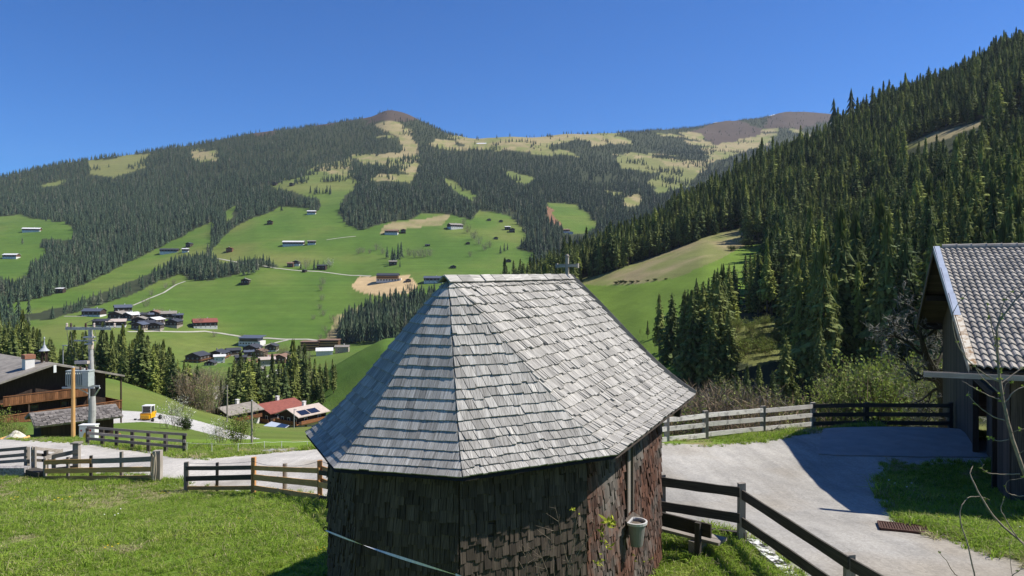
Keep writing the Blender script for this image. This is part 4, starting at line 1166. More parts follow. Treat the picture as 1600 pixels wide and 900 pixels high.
CHAP = [(478,677),(600,528),(700,428),(890,425),(1087,618),(1035,900),(520,900),(520,740)]
BARNP = [(1430,512),(1455,388),(1700,380),(1700,800),(1482,660)]
TREES = []   # (x, y, z, height, region)
def grid_pts(u0, u1, D0, D1, step):
    x0, x1 = (u0-U0)/F*D1 if u0 < U0 else (u0-U0)/F*D0, (u1-U0)/F*D1 if u1 > U0 else (u1-U0)/F*D0
    xs = np.arange(min(x0, (u0-U0)/F*D0), max(x1, (u1-U0)/F*D0), step); ys = np.arange(D0, D1, step)
    X, Y = np.meshgrid(xs, ys); X = X+nr.uniform(-.48, .48, X.shape)*step; Y = Y+nr.uniform(-.48, .48, Y.shape)*step
    X, Y = X.ravel(), Y.ravel(); u = U0+F*X/Y
    m = (u > u0) & (u < u1) & (Y > D0) & (Y < D1)
    return X[m], Y[m]
# wooded hill on the right
X, Y = grid_pts(735, 1760, 118, 860, 5.1)
Z = H(X, Y); u = U0+F*X/Y; v = V0-F*Z/Y
hill = (sample(TH, u, Y)-sample(TM, u, Y)) > 1.0
ht = (np.interp(Y, [150, 260, 420, 700], [24.5, 22.5, 18.5, 16.5])*nr.normal(1.0, .23, X.shape)).clip(6, 34)
stand = fbm(X, Y, 45, 3, 2)
ht *= 1+0.16*np.clip(stand, -1, 1)
vt = v-F*ht/Y
bad = inpoly(u, vt+9, HMEADOW)
for fr_ in (0, .15, .3, .45, .6, .75): bad |= inpoly(u, vt*fr_+v*(1-fr_), HMEADOW)
for p in HCLEAR:
    for fr_ in (0, .15, .3, .45, .6, .75, .88): bad |= inpoly(u, vt*fr_+v*(1-fr_), p)
bad |= inpoly(u, vt+4, HCLEAR[0])
foot = np.interp(u, [700, 900, 1000, 1100, 1200, 1300, 1450, 1760], [470, 320, 225, 190, 172, 160, 150, 142])
m = hill & ~bad & (Y > foot) & (nr.random(X.shape) < np.where(stand < -.5, .5, .92))
for a in zip(X[m], Y[m], Z[m], ht[m]): TREES.append((*a, 0))
# hand placed spruces of the ravine: column, depth, row of the tip
for uu, D, vt in [(1313,112,578),(1357,106,577),(1405,108,590),(1246,120,612),(1167,138,572),(1186,142,566),(1228,150,520),(1280,152,500),(1152,132,582),(1207,140,578),(1335,170,470),(1030,240,462),(1012,262,505),(1050,225,455),(1075,215,450),(1098,205,440),(1120,200,452),(1138,190,478),(1000,275,515)]:
    g = atD(uu, D); TREES.append((g.x, g.y, g.z, -(vt-V0)/F*D-g.z, 1 if D < 125 else 0))
for uu, D, vt in [(1303,722,150),(1330,722,134)]:
    g = atD(uu, D); TREES.append((g.x, g.y, g.z, -(vt-V0)/F*D-g.z, 5))
# grove behind the farmhouse
X, Y = grid_pts(-60, 325, 208, 292, 5.4); u = U0+F*X/Y; Z = H(X, Y)
lo = np.interp(u, [-60, 100, 180, 250, 330], [222, 216, 212, 203, 186])
top = np.interp(u, [-60, 0, 60, 75, 100, 120, 170, 225, 250, 300, 325], [492, 498, 505, 530, 530, 520, 515, 520, 530, 580, 600])
for x, y, z, uu, l, tp in zip(X, Y, Z, u, lo, top):
    if y > l and rng.random() < .88:
        hh = (-(tp+rng.uniform(-4, 34)-V0)/F*y)-z
        if hh > 5: TREES.append((x, y, z, hh, 2))
X, Y = grid_pts(262, 325, 180, 212, 5.0); u = U0+F*X/Y; Z = H(X, Y)
for x, y, z, uu in zip(X, Y, Z, u):
    if rng.random() < .5: TREES.append((x, y, z, rng.uniform(7, 12), 2))
# trees of the valley floor in front of the village
for uu, vt, D in [(345,592,262),(358,572,250),(366,558,262),(376,552,270),(386,556,255),(396,552,275),(405,562,258),(414,570,268),(422,578,252),(432,585,238),(441,572,275),(452,556,280),(458,545,272),(467,538,284),(476,550,268),(484,556,290),(492,562,262),(500,566,282),(511,574,262),(521,571,250),(524,588,270),(436,560,300),(372,570,240),(390,575,236),(462,570,258),(478,575,252),(495,585,256),(427,560,310),(447,585,262),(330,600,252)]+[(rng.uniform(352, 440), rng.uniform(556, 596), rng.uniform(232, 300)) for _ in range(14)]+[(rng.uniform(440, 532), rng.uniform(552, 596), rng.uniform(240, 300)) for _ in range(18)]:
    g = atD(uu, D); TREES.append((g.x, g.y, g.z, max(6, -(vt-V0)/F*D-g.z), 3))
# wood behind the chapel on the far side of the valley
WOOD = [(526,538),(560,536),(600,536),(690,520),(705,480),(690,474),(640,478),(600,486),(565,500),(535,520)]
X, Y = grid_pts(515, 720, 560, 960, 6.0); u = U0+F*X/Y; Z = H(X, Y); v = V0-F*Z/Y
m = inpoly(u, v, WOOD) & (nr.random(X.shape) < .92)
for a in zip(X[m], Y[m], Z[m], nr.uniform(20, 31, m.sum())): TREES.append((*a, 4))
# the far mountain's woods
for (d0, d1, st) in ((430, 1250, 7.0), (1250, 2100, 8.6), (2100, 4400, 12.5)):
    X, Y = grid_pts(-40, 1330, d0, d1, st); u = U0+F*X/Y; Z = H(X, Y); v = V0-F*Z/Y
    ok = ((sample(TH, u, Y)-sample(TM, u, Y)) < -3)
    ht = np.interp(Y, [500, 1400, 2200, 3000, 4200], [23, 21, 18, 13, 11])*nr.uniform(.55, 1.2, X.shape)
    vt = v-F*ht/Y
    ju = u+5*fbm(X, Y, 55, 4, 3); jv = v+2.5*fbm(X, Y, 55, 4, 5)
    alp = np.where(v < 305, np.where(fbm(X, Y, 75, 3, 0) > .42, .12, .985), 1.0)
    for p in MEADOWS: ok &= ~((inpoly(ju, jv-0.5, p) | inpoly(ju, jv-(v-vt)+np.where(Y < 1250, 9.0, 4.0), p)) & (nr.random(X.shape) < alp))
    for p in BARE: ok &= ~(inpoly(ju, jv, p) & (nr.random(X.shape) < .93))
    ok &= ~inpoly(u, v, CUT) & ~inpoly(u, v, EARTH)
    ok &= ~gaps(X, Y, v)
    clump = fbm(X, Y, 70, 3, 1)
    ok &= nr.random(X.shape) < np.where(clump < -.65, .35, .95)*np.interp(v, [160, 200, 250], [.45, .8, 1])
    ok &= (v < 520) & ~((u > 130) & (u < 540) & (v > 484)) & ~((u > 500) & (v > 470))
    ok &= ~inpoly(u, v, WOOD)
    for a in zip(X[ok], Y[ok], Z[ok], ht[ok]): TREES.append((*a, 6))
# scattered single trees and tree groups on the meadows
for uu, vb, hp in [(381,431,19),(389,430,24),(395,429,26),(402,424,22),(427,420,15),(470,421,12),(491,422,18),(497,421,16),(605,404,20),(613,412,27),(617,412,24),(622,408,30),(627,404,28),(625,419,12),(637,452,9),
                   (782,397,14),(788,394,15),(793,392,13),(345,433,16),(352,432,18),(335,434,14),(322,436,16),(308,436,14),(298,437,15),(35,382,12),(193,493,9),(505,418,11),
                   (860,218,8),(905,222,8),(948,222,7),(782,224,8),(640,262,10),(1035,292,8),(1090,262,9),(660,240,9),(742,226,8),(170,262,7),(460,290,10),(485,303,14),(470,322,14),(478,324,16),(440,330,12),(536,272,8),(600,196,8)]:
    p = hit(uu, vb, 430); TREES.append((p.x, p.y, p.z, hp*p.y/F, 6))
TA = np.array(TREES)
# keep what the photo could see; the 300 tallest in the picture become things of their own
u = U0+F*TA[:, 0]/TA[:, 1]; hp = TA[:, 3]*F/TA[:, 1]; vt = V0-F*(TA[:, 2]+TA[:, 3])/TA[:, 1]
shown = (u > 6) & (u < 1594) & ~inpoly(u, vt, CHAP) & ~inpoly(u, vt, BARNP) & (vt > 8)
rank = np.where(shown, hp, 0)
order = np.argsort(-rank); ind = np.zeros(len(TA), bool); ind[order[:297]] = True
HO = {0: 'tall dark green spruce in the forest on the hillside above the courtyard fence', 1: 'small spruce with branches to the ground in the pale scrub behind the courtyard fence',
      2: 'dark spruce in the grove behind the big farmhouse on the left', 3: 'spruce on the valley floor between the village and the red-roofed house',
      4: 'spruce in the small wood across the valley, left of the chapel roof', 5: 'thin lone tree on the forest skyline against the blue sky', 6: 'lone spruce on the far green slope'}
GR = {0: 'spruces of the right-hand hillside', 1: 'small spruces behind the courtyard fence', 2: 'spruces behind the farmhouse', 3: 'spruces on the valley floor', 4: 'spruces of the wood across the valley', 5: 'lone trees on the skyline', 6: 'spruces on the far slope'}
for i in np.nonzero(ind)[0]:
    x, y, z, h, rg = TA[i]; k = int(rng.choice([0, 1, 2, 3, 4, 5, 0, 1, 3]))
    if rg == 1: k = 4
    lab = HO[int(rg)]
    t = thing('spruce_tree', lab, 'tree', (x, y, z-.2), rng.random()*6.28, GR[int(rg)])
    s = h/SP_H[k]; w = s*rng.uniform(.85, 1.12) if rg != 1 else s*1.35
    if rg == 2: w = max(w, 1.0)
    if rg == 3: w = max(w, 1.15)
    t.scale = (w, w, s)
    for nm, me in (('crown', SP[k][0]), ('trunk', SP[k][1])):
        o = bpy.data.objects.new(nm, me); COL.objects.link(o); o.parent = t
rest = TA[~ind]
far = rest[:, 1] > 430
kd = np.where(far, 6+nr.integers(0, 4, len(rest)), nr.choice([0, 1, 2, 3, 4, 5, 0, 1, 3], len(rest)))
base_h = np.where(far, 20.0, np.array(SP_H+[20]*4)[kd])
mid_f = (rest[:, 1] > 430) & (rest[:, 4] == 0) & (rest[:, 1] < 900)     # hill trees keep the finer pattern
kd = np.where(mid_f, nr.choice([0, 1, 2, 3, 4, 5], len(rest)), kd); base_h = np.where(mid_f, np.array(SP_H+[20]*4)[kd], base_h)
lar = (rest[:, 4] == 0) & (nr.random(len(rest)) < .055)
kd = np.where(lar, nr.choice([10, 11], len(rest)), kd); base_h = np.where(lar, np.where(kd == 10, SP_H[3], SP_H[5]), base_h)
instancer('spruce_forest', rest[:, :3], rest[:, 3]/base_h, nr.random(len(rest))*6.28, kd, SRC, 'dense spruce forest on the far mountain and the upper hillside', 'forest')
print('TREES', len(TA), 'individual', int(ind.sum()))

# ---------------------------------------------------------------- shrubs and leaf trees
def shrub_mesh(seed, h, w, n, leafn, leafs, lm, tm, up=.9):
    g = random.Random(seed); tb = MB(); lb = MB()
    for i in range(n):
        a = g.random()*6.28; r0 = abs(g.gauss(0, .22))*w; b = Vector((r0*math.cos(a), r0*math.sin(a), 0))
        hh = h*g.uniform(.5, 1.0); sp = g.uniform(.1, .6)*w*.6
        t = b+Vector((math.cos(a)*sp, math.sin(a)*sp, hh)); m = b.lerp(t, .5)+Vector((g.uniform(-.1, .1)*w, g.uniform(-.1, .1)*w, .05*h))
        wd = h*.009
        nn = Vector((g.uniform(-1, 1), g.uniform(-1, 1), .2))
        tb.kite(b, m, wd*1.5, nn, g.random()); tb.kite(b.lerp(m, .8), t, wd*1.2, nn, g.random())
        for j in range(9):
            k = g.uniform(.25, 1); o = (b.lerp(m, k*2) if k < .5 else m.lerp(t, k*2-1))
            d = Vector((g.gauss(0, .55), g.gauss(0, .55), up*g.uniform(.3, 1))).normalized()*h*g.uniform(.10, .24)
            tb.kite(o, o+d, wd*.75, Vector((g.uniform(-1, 1), g.uniform(-1, 1), .2)), g.random())
            for _ in range(leafn):
                q = o+d*g.uniform(.3, 1.1)+Vector((g.gauss(0, .03), g.gauss(0, .03), g.gauss(0, .03)))*h
                dd = Vector((g.gauss(0, 1), g.gauss(0, 1), g.gauss(.2, .8))).normalized()*leafs
                lb.kite(q, q+dd, leafs*.7, Vector((g.uniform(-1, 1), g.uniform(-1, 1), g.uniform(-1, 1))), g.random())
    return tb.data('shrub_branches', tm), (lb.data('shrub_leaves', lm) if leafn else None)
SHR = {'brown': [shrub_mesh(200+i, 6, 5, 46, 0, 0, None, MAT['twig_brown']) for i in range(3)],
       'grey': [shrub_mesh(210+i, 6, 5, 40, 0, 0, None, MAT['twig_grey']) for i in range(2)],
       'green': [shrub_mesh(220+i, 9, 7, 44, 3, .30, MAT['leaf_olive'], MAT['twig_grey']) for i in range(3)],
       'spring': [shrub_mesh(230+i, 6, 5, 36, 5, .26, MAT['leaf_spring'], MAT['twig_brown']) for i in range(2)],
       'blossom': [shrub_mesh(240+i, 3.4, 3.2, 34, 3, .11, MAT['blossom'], MAT['bark'], .6) for i in range(2)],
       'dense': [shrub_mesh(250+i, 3, 3.6, 44, 6, .22, MAT['shrub_green'], MAT['bark'], .5) for i in range(2)]}
SH0 = {'brown': 6, 'grey': 6, 'green': 9, 'spring': 6, 'blossom': 3.4, 'dense': 3}
def shrub(kind, p, h, name, label, cat, group=None, wide=1.0):
    t = thing(name, label, cat, tuple(p-Vector((0, 0, .15))), rng.random()*6.28, group)
    s = h/SH0[kind]; t.scale = (s*wide, s*wide, s)
    b, l = rng.choice(SHR[kind])
    o = bpy.data.objects.new('branches', b); COL.objects.link(o); o.parent = t
    if l: o = bpy.data.objects.new('leaves', l); COL.objects.link(o); o.parent = t
    return t
for i in range(64):                              # brown scrub at the foot of the hill
    uu = rng.uniform(1045, 1285); D = rng.uniform(92, 168); vt = np.interp(uu, [1045, 1100, 1150, 1200, 1290], [592, 586, 590, 612, 622])+rng.uniform(-6, 40)
    g = atD(uu, D); h = -(vt-V0)/F*D-g.z
    if h < 1.6: continue
    k = rng.choice(['brown', 'brown', 'brown', 'grey', 'brown', 'green'])
    shrub(k, g, min(h, 11), 'bare_shrub' if k != 'green' else 'leafy_shrub', 'tall bare brownish shrub at the foot of the wooded hill behind the bleached fence' if k != 'green' else 'olive green shrub among the bare brown shrubs behind the bleached fence', 'shrub', 'bare shrubs at the foot of the hill' if k != 'green' else 'olive shrubs among the bare ones', 1.1)
for i in range(52):                              # pale green trees in front of the forest
    uu = rng.uniform(1278, 1500); D = rng.uniform(100, 160); vt = np.interp(uu, [1270, 1300, 1330, 1370, 1400, 1500], [590, 560, 552, 556, 560, 545])+rng.uniform(-4, 66)
    g = atD(uu, D); h = -(vt-V0)/F*D-g.z
    if h < 2.2: continue
    k = rng.choice(['green', 'green', 'spring', 'green', 'spring', 'grey'])
    shrub(k, g, min(h, 17), 'leafy_shrub' if k != 'grey' else 'bare_shrub', 'pale green budding shrub behind the shaded part of the courtyard fence' if k != 'grey' else 'bare grey shrub among the pale green shrubs behind the shaded fence', 'shrub', 'pale green shrubs behind the shaded fence' if k != 'grey' else 'bare grey shrubs behind the shaded fence', .8)
for uu, vb, h in [(1170,530,3),(1180,550,4),(1208,525,3),(1190,528,3),(1158,548,3),(1200,558,4),(1165,545,4),(1185,540,4),(1200,548,4),(1160,560,6),(1215,535,4),(1175,520,4),(1145,575,5),(1195,512,4),(1150,520,5)]:
    shrub('spring', hit(uu, vb, 110), h, 'leafy_shrub', 'bright yellow-green shrub in the small clearing of the hillside forest', 'shrub', 'bright shrubs in the clearing', 1.4)
for uu, D, h in [(288,182,7),(297,180,9),(306,176,8),(315,174,9),(322,172,8),(300,186,10),(312,184,11),(326,178,7),(284,190,8),(332,190,9)]:
    shrub(rng.choice(['brown', 'grey', 'green']), atD(uu, D), h, 'bare_shrub', 'bare brownish shrub at the right end of the spruce grove on the left', 'shrub', 'shrubs beside the spruce grove', 1.0)
for uu, vb, D, h in [(310,600,420,12),(320,602,400,11),(330,598,410,13),(300,596,420,10),(352,585,330,12),(342,590,400,11),(408,590,280,9),(475,600,270,13),(430,600,290,10),(470,560,620,12),(455,558,610,11),(440,560,630,12),(482,562,600,10),(412,560,640,13)]:
    shrub(rng.choice(['green', 'grey']), atD(uu, D), h, 'leafy_tree', 'hazy olive broad tree among the spruces in front of the village', 'tree', 'broad trees by the village', 1.0)
for uu, vb, hp in [(515,528,14),(528,520,18),(540,515,16),(500,530,9),(522,505,14),(548,500,12),(508,518,10),(555,510,14),(490,500,9),(505,495,12)]:
    p = hit(uu, vb, 600); shrub('grey', p, hp*p.y/F, 'bare_shrub', 'bare grey shrub on the tan bank above the wooden hotel', 'shrub', 'bare shrubs on the tan bank', 1.2)
for uu, vb, hp in [(560,397,9),(567,396,8),(577,397,7),(588,392,10),(598,398,9),(640,402,12),(648,403,11),(655,403,13),(663,403,12),(672,401,11),(730,365,12),(740,375,13),(748,383,12),(757,392,11),(765,388,10),(725,353,10),(236,463,9),(228,480,13),(272,447,9),(258,452,8),(505,445,10),(502,455,9),(503,470,8),(500,485,8),(515,420,16),(478,422,14),(640,455,13),(735,402,8),(228,500,12),(312,512,15),(252,493,10),(379,533,9),(335,527,9),(145,420,8),(120,428,10),(455,318,7)]:
    p = hit(uu, vb, 430)
    if uu == 515: shrub('blossom', p, hp*p.y/F, 'blossom_tree', 'whitish blossoming tree beside the road on the far green slope', 'tree', None, 1.0)
    else: shrub('grey', p, 1.3*hp*p.y/F, 'bare_tree', 'bare greyish tree on the far green slope', 'tree', 'bare trees on the far slope', 1.1)
shrub('blossom', atD(277, 86), 3.9, 'blossom_tree', 'largest white blossoming fruit tree, right of the yellow excavator', 'tree', None, 1.05)
shrub('blossom', atD(343, 58), 2.3, 'blossom_tree', 'small white blossoming fruit tree beside the gravel lane', 'tree', None, .9)
shrub('spring', atD(372, 56), 2.9, 'leafy_tree', 'small yellow-green budding tree next to the short wooden pole', 'tree', None, .9)
shrub('dense', atD(291, 84), 1.6, 'shrub', 'low dense green shrub at the foot of the largest blossoming tree', 'shrub', None, .8)
shrub('spring', atD(2, 62), 2.7, 'leafy_tree', 'olive green tree at the left edge in front of the farmhouse', 'tree', None, .8)
shrub('spring', atD(24, 61), 1.6, 'shrub', 'low yellow-green shrub beside the small shed on the left', 'shrub', None, 1.4)
for uu, vb, h in [(963,444,1.5),(970,443,2.0),(977,443,1.3),(988,442,1.6),(997,441,1.1),(1012,440,1.0),(1024,439,1.3),(1040,438,.9),(1145,392,3),(1168,386,5)]:
    shrub('dense', hit(uu, vb, 250), h, 'shrub', 'dark low shrub in the row across the meadow on the right-hand hill', 'shrub', 'shrub row across the hill meadow', 1.5)
for uu, D, h in [(1120,26.6,.32),(1150,26.8,.38),(1158,26.9,.30),(1172,27.0,.28),(1210,27.3,.34),(1222,27.4,.38),(1090,26.4,.28),(1065,26.0,.26)]:
    shrub('dense', atD(uu, D), h, 'weed_clump', 'clump of green weeds growing under the bleached fence', 'plant', 'weeds under the bleached fence', 1.3)

def branch_tree(seed, segs, gen, r0, twig_mb, wood_mb, tw=.02, spread=.8, droop=0.0, tn=5):
    g = random.Random(seed)
    def rec(p, d, L, r, k):
        pts = [p]; rad = [r]; q = p
        for i in range(4):
            d = (d+Vector((g.gauss(0, .20), g.gauss(0, .20), g.gauss(-droop, .16)))).normalized(); q = q+d*L/4
            pts.append(q); rad.append(r*(1-.13*(i+1)))
        wood_mb.tube(pts, rad, 5 if k else 7, g.random(), 0, False)
        n = segs if k < gen-1 else tn
        for i in range(n):
            b = pts[1+(i % 4)].lerp(pts[min(4, 2+(i % 4))], g.random())
            dd = (d*.6+Vector((g.gauss(0, spread), g.gauss(0, spread), g.gauss(.1, spread*.8)))).normalized()
            if k < gen-1: rec(b, dd, L*g.uniform(.5, .8), r*.5, k+1)
            else:
                e = b+dd*L*g.uniform(.3, .7); twig_mb.kite(b, e, tw, Vector((g.random()-.5, g.random()-.5, .3)), g.random())
                for _ in range(4):
                    f = b.lerp(e, g.random()); h_ = f+(dd+Vector((g.gauss(0, .9), g.gauss(0, .9), g.gauss(0, .9)))).normalized()*L*g.uniform(.12, .3)
                    twig_mb.kite(f, h_, tw*.8, Vector((g.random()-.5, g.random()-.5, .3)), g.random())
    return rec
gb = atD(1474, 34.5)
t = thing('gnarled_tree', 'gnarled bare old tree with lichen-grey twigs leaning left behind the barn', 'tree', tuple(gb))
wm, tm_ = MB(), MB()
tp = [gb-Vector((0, 0, .3)), P(1477, 650, 34.3), P(1472, 605, 34), P(1458, 578, 33.8), P(1446, 555, 33.5), P(1440, 530, 33.2)]
wm.tube(tp, [.30, .27, .23, .19, .15, .10], 8)
rec = branch_tree(5, 4, 3, .1, tm_, wm, .022, .75, .02, 8)
for a, d, L, r in [(tp[2], (-.5, 0, .5), 2.0, .10), (tp[3], (.7, .2, .7), 1.8, .10), (tp[4], (-.8, -.2, .35), 1.7, .09), (tp[5], (-.3, 0, .9), 1.5, .08), (tp[5], (.6, 0, .6), 1.7, .07), (tp[3], (.9, -.1, -.1), 1.5, .07), (tp[2], (-.7, .3, -.1), 1.5, .07), (tp[4], (.3, .5, .7), 1.8, .08), (tp[1], (-.6, .1, .1), 1.4, .06), (tp[1], (.8, .2, .4), 1.4, .06), (tp[5], (-.7, .3, .5), 1.5, .06)]:
    rec(a, Vector(d).normalized(), L, r, 0)
wm.build('trunk', MAT['bark_dark'], t, world=True); tm_.build('twigs', MAT['lichen_twig'], t, world=True)

# young bare tree close to the camera at the right edge
yt = thing('young_tree', 'young bare tree with pale budding shoots close to the camera at the right edge', 'tree', tuple(ground(3.75, 4.4)))
sm, lm = MB(), MB()
def stem(pts, r0, r1, D0=4.4, dd=0.0):
    q = [P(u_, v_, D0+dd*i) for i, (u_, v_) in enumerate(pts)]
    out = []
    for i in range(len(q)-1):
        a = q[max(i-1, 0)]; b, c = q[i], q[i+1]; e = q[min(i+2, len(q)-1)]
        for k in range(4):
            t_ = k/4; out.append(.5*((2*b)+(c-a)*t_+(2*a-5*b+4*c-e)*t_*t_+(3*b-a-3*c+e)*t_**3))
    out.append(q[-1]); n = len(out)
    sm.tube([p+Vector((rng.gauss(0, .0012), 0, rng.gauss(0, .0012))) for p in out], [(r0+(r1-r0)*i/(n-1))*.72 for i in range(n)], 6, rng.random())
    return out
def buds(pts, n, s=.02):
    for _ in range(n):
        p = rng.choice(pts)
        for _k in range(4):
            d = Vector((rng.gauss(0, 1), rng.gauss(0, 1), rng.gauss(.4, .8))).normalized()*s*rng.uniform(.6, 1.3); lm.kite(p, p+d, s*.6, Vector((rng.random(), rng.random(), rng.random()-.5)), rng.random())
main = stem([(1780,1165),(1690,960),(1620,790),(1592,715),(1575,660),(1566,615),(1560,575)], .021, .010, 4.4)
up = stem([(1560,575),(1558,530),(1560,505),(1578,480),(1600,455),(1640,420)], .011, .004); buds(up, 8)
for pts, a, b in [([(1560,560),(1552,520),(1545,490),(1543,477)], .005, .002), ([(1560,510),(1564,485),(1575,462),(1600,440)], .005, .002), ([(1563,598),(1540,585),(1515,565),(1495,535),(1488,500),(1495,478),(1512,458)], .006, .002),
                  ([(1563,600),(1590,580),(1620,560)], .006, .003), ([(1566,625),(1545,618),(1520,605),(1503,595)], .005, .002), ([(1560,612),(1545,600),(1530,585),(1522,570)], .005, .002),
                  ([(1568,632),(1585,612),(1600,604),(1625,600)], .006, .003), ([(1570,657),(1550,650),(1530,635),(1515,620),(1513,612)], .005, .002), ([(1578,677),(1590,672),(1610,668)], .004, .002),
                  ([(1577,686),(1560,689),(1548,685),(1547,681)], .004, .0015), ([(1588,712),(1600,704),(1620,695)], .004, .002), ([(1593,740),(1570,741),(1545,739),(1534,731),(1538,725)], .005, .0015),
                  ([(1600,775),(1585,774),(1572,766),(1574,752),(1590,748),(1605,747)], .004, .0015), ([(1566,620),(1572,600),(1583,590),(1582,598)], .003, .001)]:
    q = stem(pts, a, b, 4.4, rng.uniform(-.03, .03)); buds(q[len(q)//2:], 2, .018)
buds(up[:6]+main[-6:], 9, .026)
sm.build('stems', MAT['twig_pale'], yt, world=True); lm.build('buds', MAT['leaf_spring'], yt, world=True)
sh_ = thing('bare_shoots', 'thin bare arching shoots close to the camera at the bottom right corner', 'shrub', tuple(ground(2.9, 4.1)))
sm, lm = MB(), MB()
for pts, a, b in [([(1700,960),(1640,890),(1600,850),(1560,815),(1535,780),(1522,755),(1516,740),(1520,728)], .012, .003), ([(1640,895),(1590,840),(1568,805),(1564,795),(1569,775)], .006, .002),
                  ([(1560,1010),(1530,930),(1522,895),(1512,850),(1502,820),(1500,798),(1508,783),(1517,776),(1532,776),(1546,781)], .007, .002), ([(1540,960),(1500,905),(1490,895),(1478,875),(1465,861)], .005, .002), ([(1590,960),(1582,900),(1578,870),(1577,845)], .003, .0015), ([(1570,910),(1590,893),(1605,885)], .004, .002)]:
    q = stem(pts, a, b, 4.1, rng.uniform(-.03, .03)); buds(q[len(q)//2:], 1, .015)
sm.build('shoots', MAT['twig_pale'], sh_, world=True); lm.build('buds', MAT['leaf_spring'], sh_, world=True)

# climbing shrub against the chapel wall
cs = thing('climbing_shrub', 'thin bare shrub with a few yellow-green leaf tufts against the chapel wall', 'shrub', tuple(P(905, 930, 8.9)))
sm, lm = MB(), MB()
for pts in [[(893,985),(895,900),(900,865),(918,845),(936,822)], [(893,985),(890,915),(893,868),(897,825),(895,800)], [(893,985),(903,900),(915,865),(912,845)], [(885,985),(886,900),(896,855),(900,820),(898,800)], [(893,900),(880,850),(873,815),(867,790)], [(900,870),(926,830),(928,810)],
            [(830,985),(825,905),(822,870),(824,845)], [(860,985),(857,905),(850,880),(838,850)], [(868,985),(866,905),(864,870),(866,820)], [(850,985),(845,900),(830,870),(815,850)], [(835,985),(840,900),(852,860),(862,840)], [(815,950),(818,900),(825,880)]]:
    D0 = 8.75 if pts[0][0] < 960 else 10.9
    q = stem(pts, .006, .0022, D0, .01)
    for _ in range(5):
        p = rng.choice(q); e = p+Vector((rng.gauss(0, .08), rng.gauss(0, .03), rng.uniform(0, .14))); sm.tube([p, e], [.0025, .001], 4, .5)
for cu, cv, D0, n, s in [(948,815,8.72,18,.10),(940,832,8.70,8,.09),(955,812,8.72,8,.09),(948,852,8.7,10,.075),(897,798,8.68,10,.05),(937,880,8.7,12,.06)]:
    c = P(cu, cv, D0)
    for _ in range(n):
        p = c+Vector((rng.gauss(0, .035), rng.gauss(0, .03), rng.gauss(0, .03))); d = Vector((rng.gauss(0, 1), rng.gauss(-.2, .6), rng.gauss(.3, .7))).normalized()*s*rng.uniform(.6, 1.25)
        lm.kite(p, p+d, s*.36, Vector((rng.gauss(0, 1), rng.gauss(-1, .5), rng.gauss(.5, .5))), rng.random(), 0, .42)
sm.build('stems', MAT['twig_pale'], cs, world=True); lm.build('leaves', MAT['leaf_yellow'], cs, world=True)
ws = thing('bare_shoots', 'few thin pale shoots at the foot of the chapel wall below the flower pot', 'shrub', tuple(P(1011, 960, 10.7)))
sm, lm = MB(), MB()
for pts in [[(1011,985),(1004,905),(996,882),(990,868)], [(1011,985),(1004,892),(1012,876),(1020,872)], [(1011,985),(1014,930),(1008,905)]]:
    q = stem(pts, .006, .0022, 10.75, .01); buds(q[len(q)//2:], 3, .03)
sm.build('shoots', MAT['twig_pale'], ws, world=True); lm.build('leaves', MAT['leaf_yellow'], ws, world=True)

# ---------------------------------------------------------------- grass
def clump(seed, n, h, w, mats, dry, lean=.5):
    g = random.Random(seed); mb = MB()
    for i in range(n):
        a = g.random()*6.28; r = abs(g.gauss(0, .5))*w; p = Vector((r*math.cos(a), r*math.sin(a), -.02))
        hh = h*g.uniform(.45, 1.15); l = Vector((g.gauss(0, lean), g.gauss(0, lean), 0))*hh
        m_ = p+l*.35+Vector((0, 0, hh*.6)); t_ = p+l+Vector((0, 0, hh*(1-min(.6, l.length/hh*.4))))
        s = Vector((math.cos(a*3), math.sin(a*3), 0))*.0045*(1+g.random())
        q = g.random(); mi = 1 if g.random() < dry else 0
        mb.face([p-s, p+s, m_+s*.8, m_-s*.8], None, q, mi); mb.face([m_-s*.8, m_+s*.8, t_], None, q, mi)
    return bpy.data.objects.new('grass_tuft_pattern', mb.data('grass_tuft_pattern', mats))
GS = [clump(300+i, 34, [.12, .16, .21, .10][i], .13, [MAT['grass'], MAT['grass_dry']], [.12, .16, .22, .10][i], [.6, .55, .7, .5][i]) for i in range(4)]
GS += [clump(310, 46, .17, .17, [MAT['grass'], MAT['grass_dry']], .85, 1.3), clump(311, 30, .10, .15, [MAT['grass'], MAT['grass_dry']], .7, 1.2)]
def flowers(seed, mat):
    g = random.Random(seed); mb = MB()
    for i in range(4):
        p = Vector((g.gauss(0, .12), g.gauss(0, .12), g.uniform(.10, .17))); r = .016
        mb.face([p+Vector((r*math.cos(a), r*math.sin(a), .004*math.sin(3*a))) for a in [k*.785 for k in range(8)]], None, g.random(), 0)
        mb.kite(p-Vector((.01, 0, p.z)), p, .006, (1, .3, 0), .5, 1)
    return bpy.data.objects.new('flower_pattern', mb.data('flower_pattern', [mat, MAT['grass']]))
GS += [flowers(320, MAT['flower_yellow']), flowers(321, MAT['flower_white'])]
def verge(x0, x1, y0, y1, n):
    X = nr.uniform(x0, x1, n); Y = nr.uniform(y0, y1, n); Z = H(X, Y); c = cover(X, Y, Z); m = np.zeros(n, bool)
    for dx, dy in ((.3, 0), (-.3, 0), (0, .35), (0, -.35)): m |= cover(X+dx, Y+dy, Z) == 6
    m &= ((c == 5) | (c == 4)) & (nr.random(n) < .45)
    return X[m], Y[m], Z[m]
def scatter(x0, x1, y0, y1, n):
    X = nr.uniform(x0, x1, n); Y = nr.uniform(y0, y1, n); Z = H(X, Y)
    c = cover(X, Y, Z); u = U0+F*X/Y; v = V0-F*Z/Y
    m = (c == 6) & (u > -420) & (u < 1900) & (v < 960)
    return X[m], Y[m], Z[m]
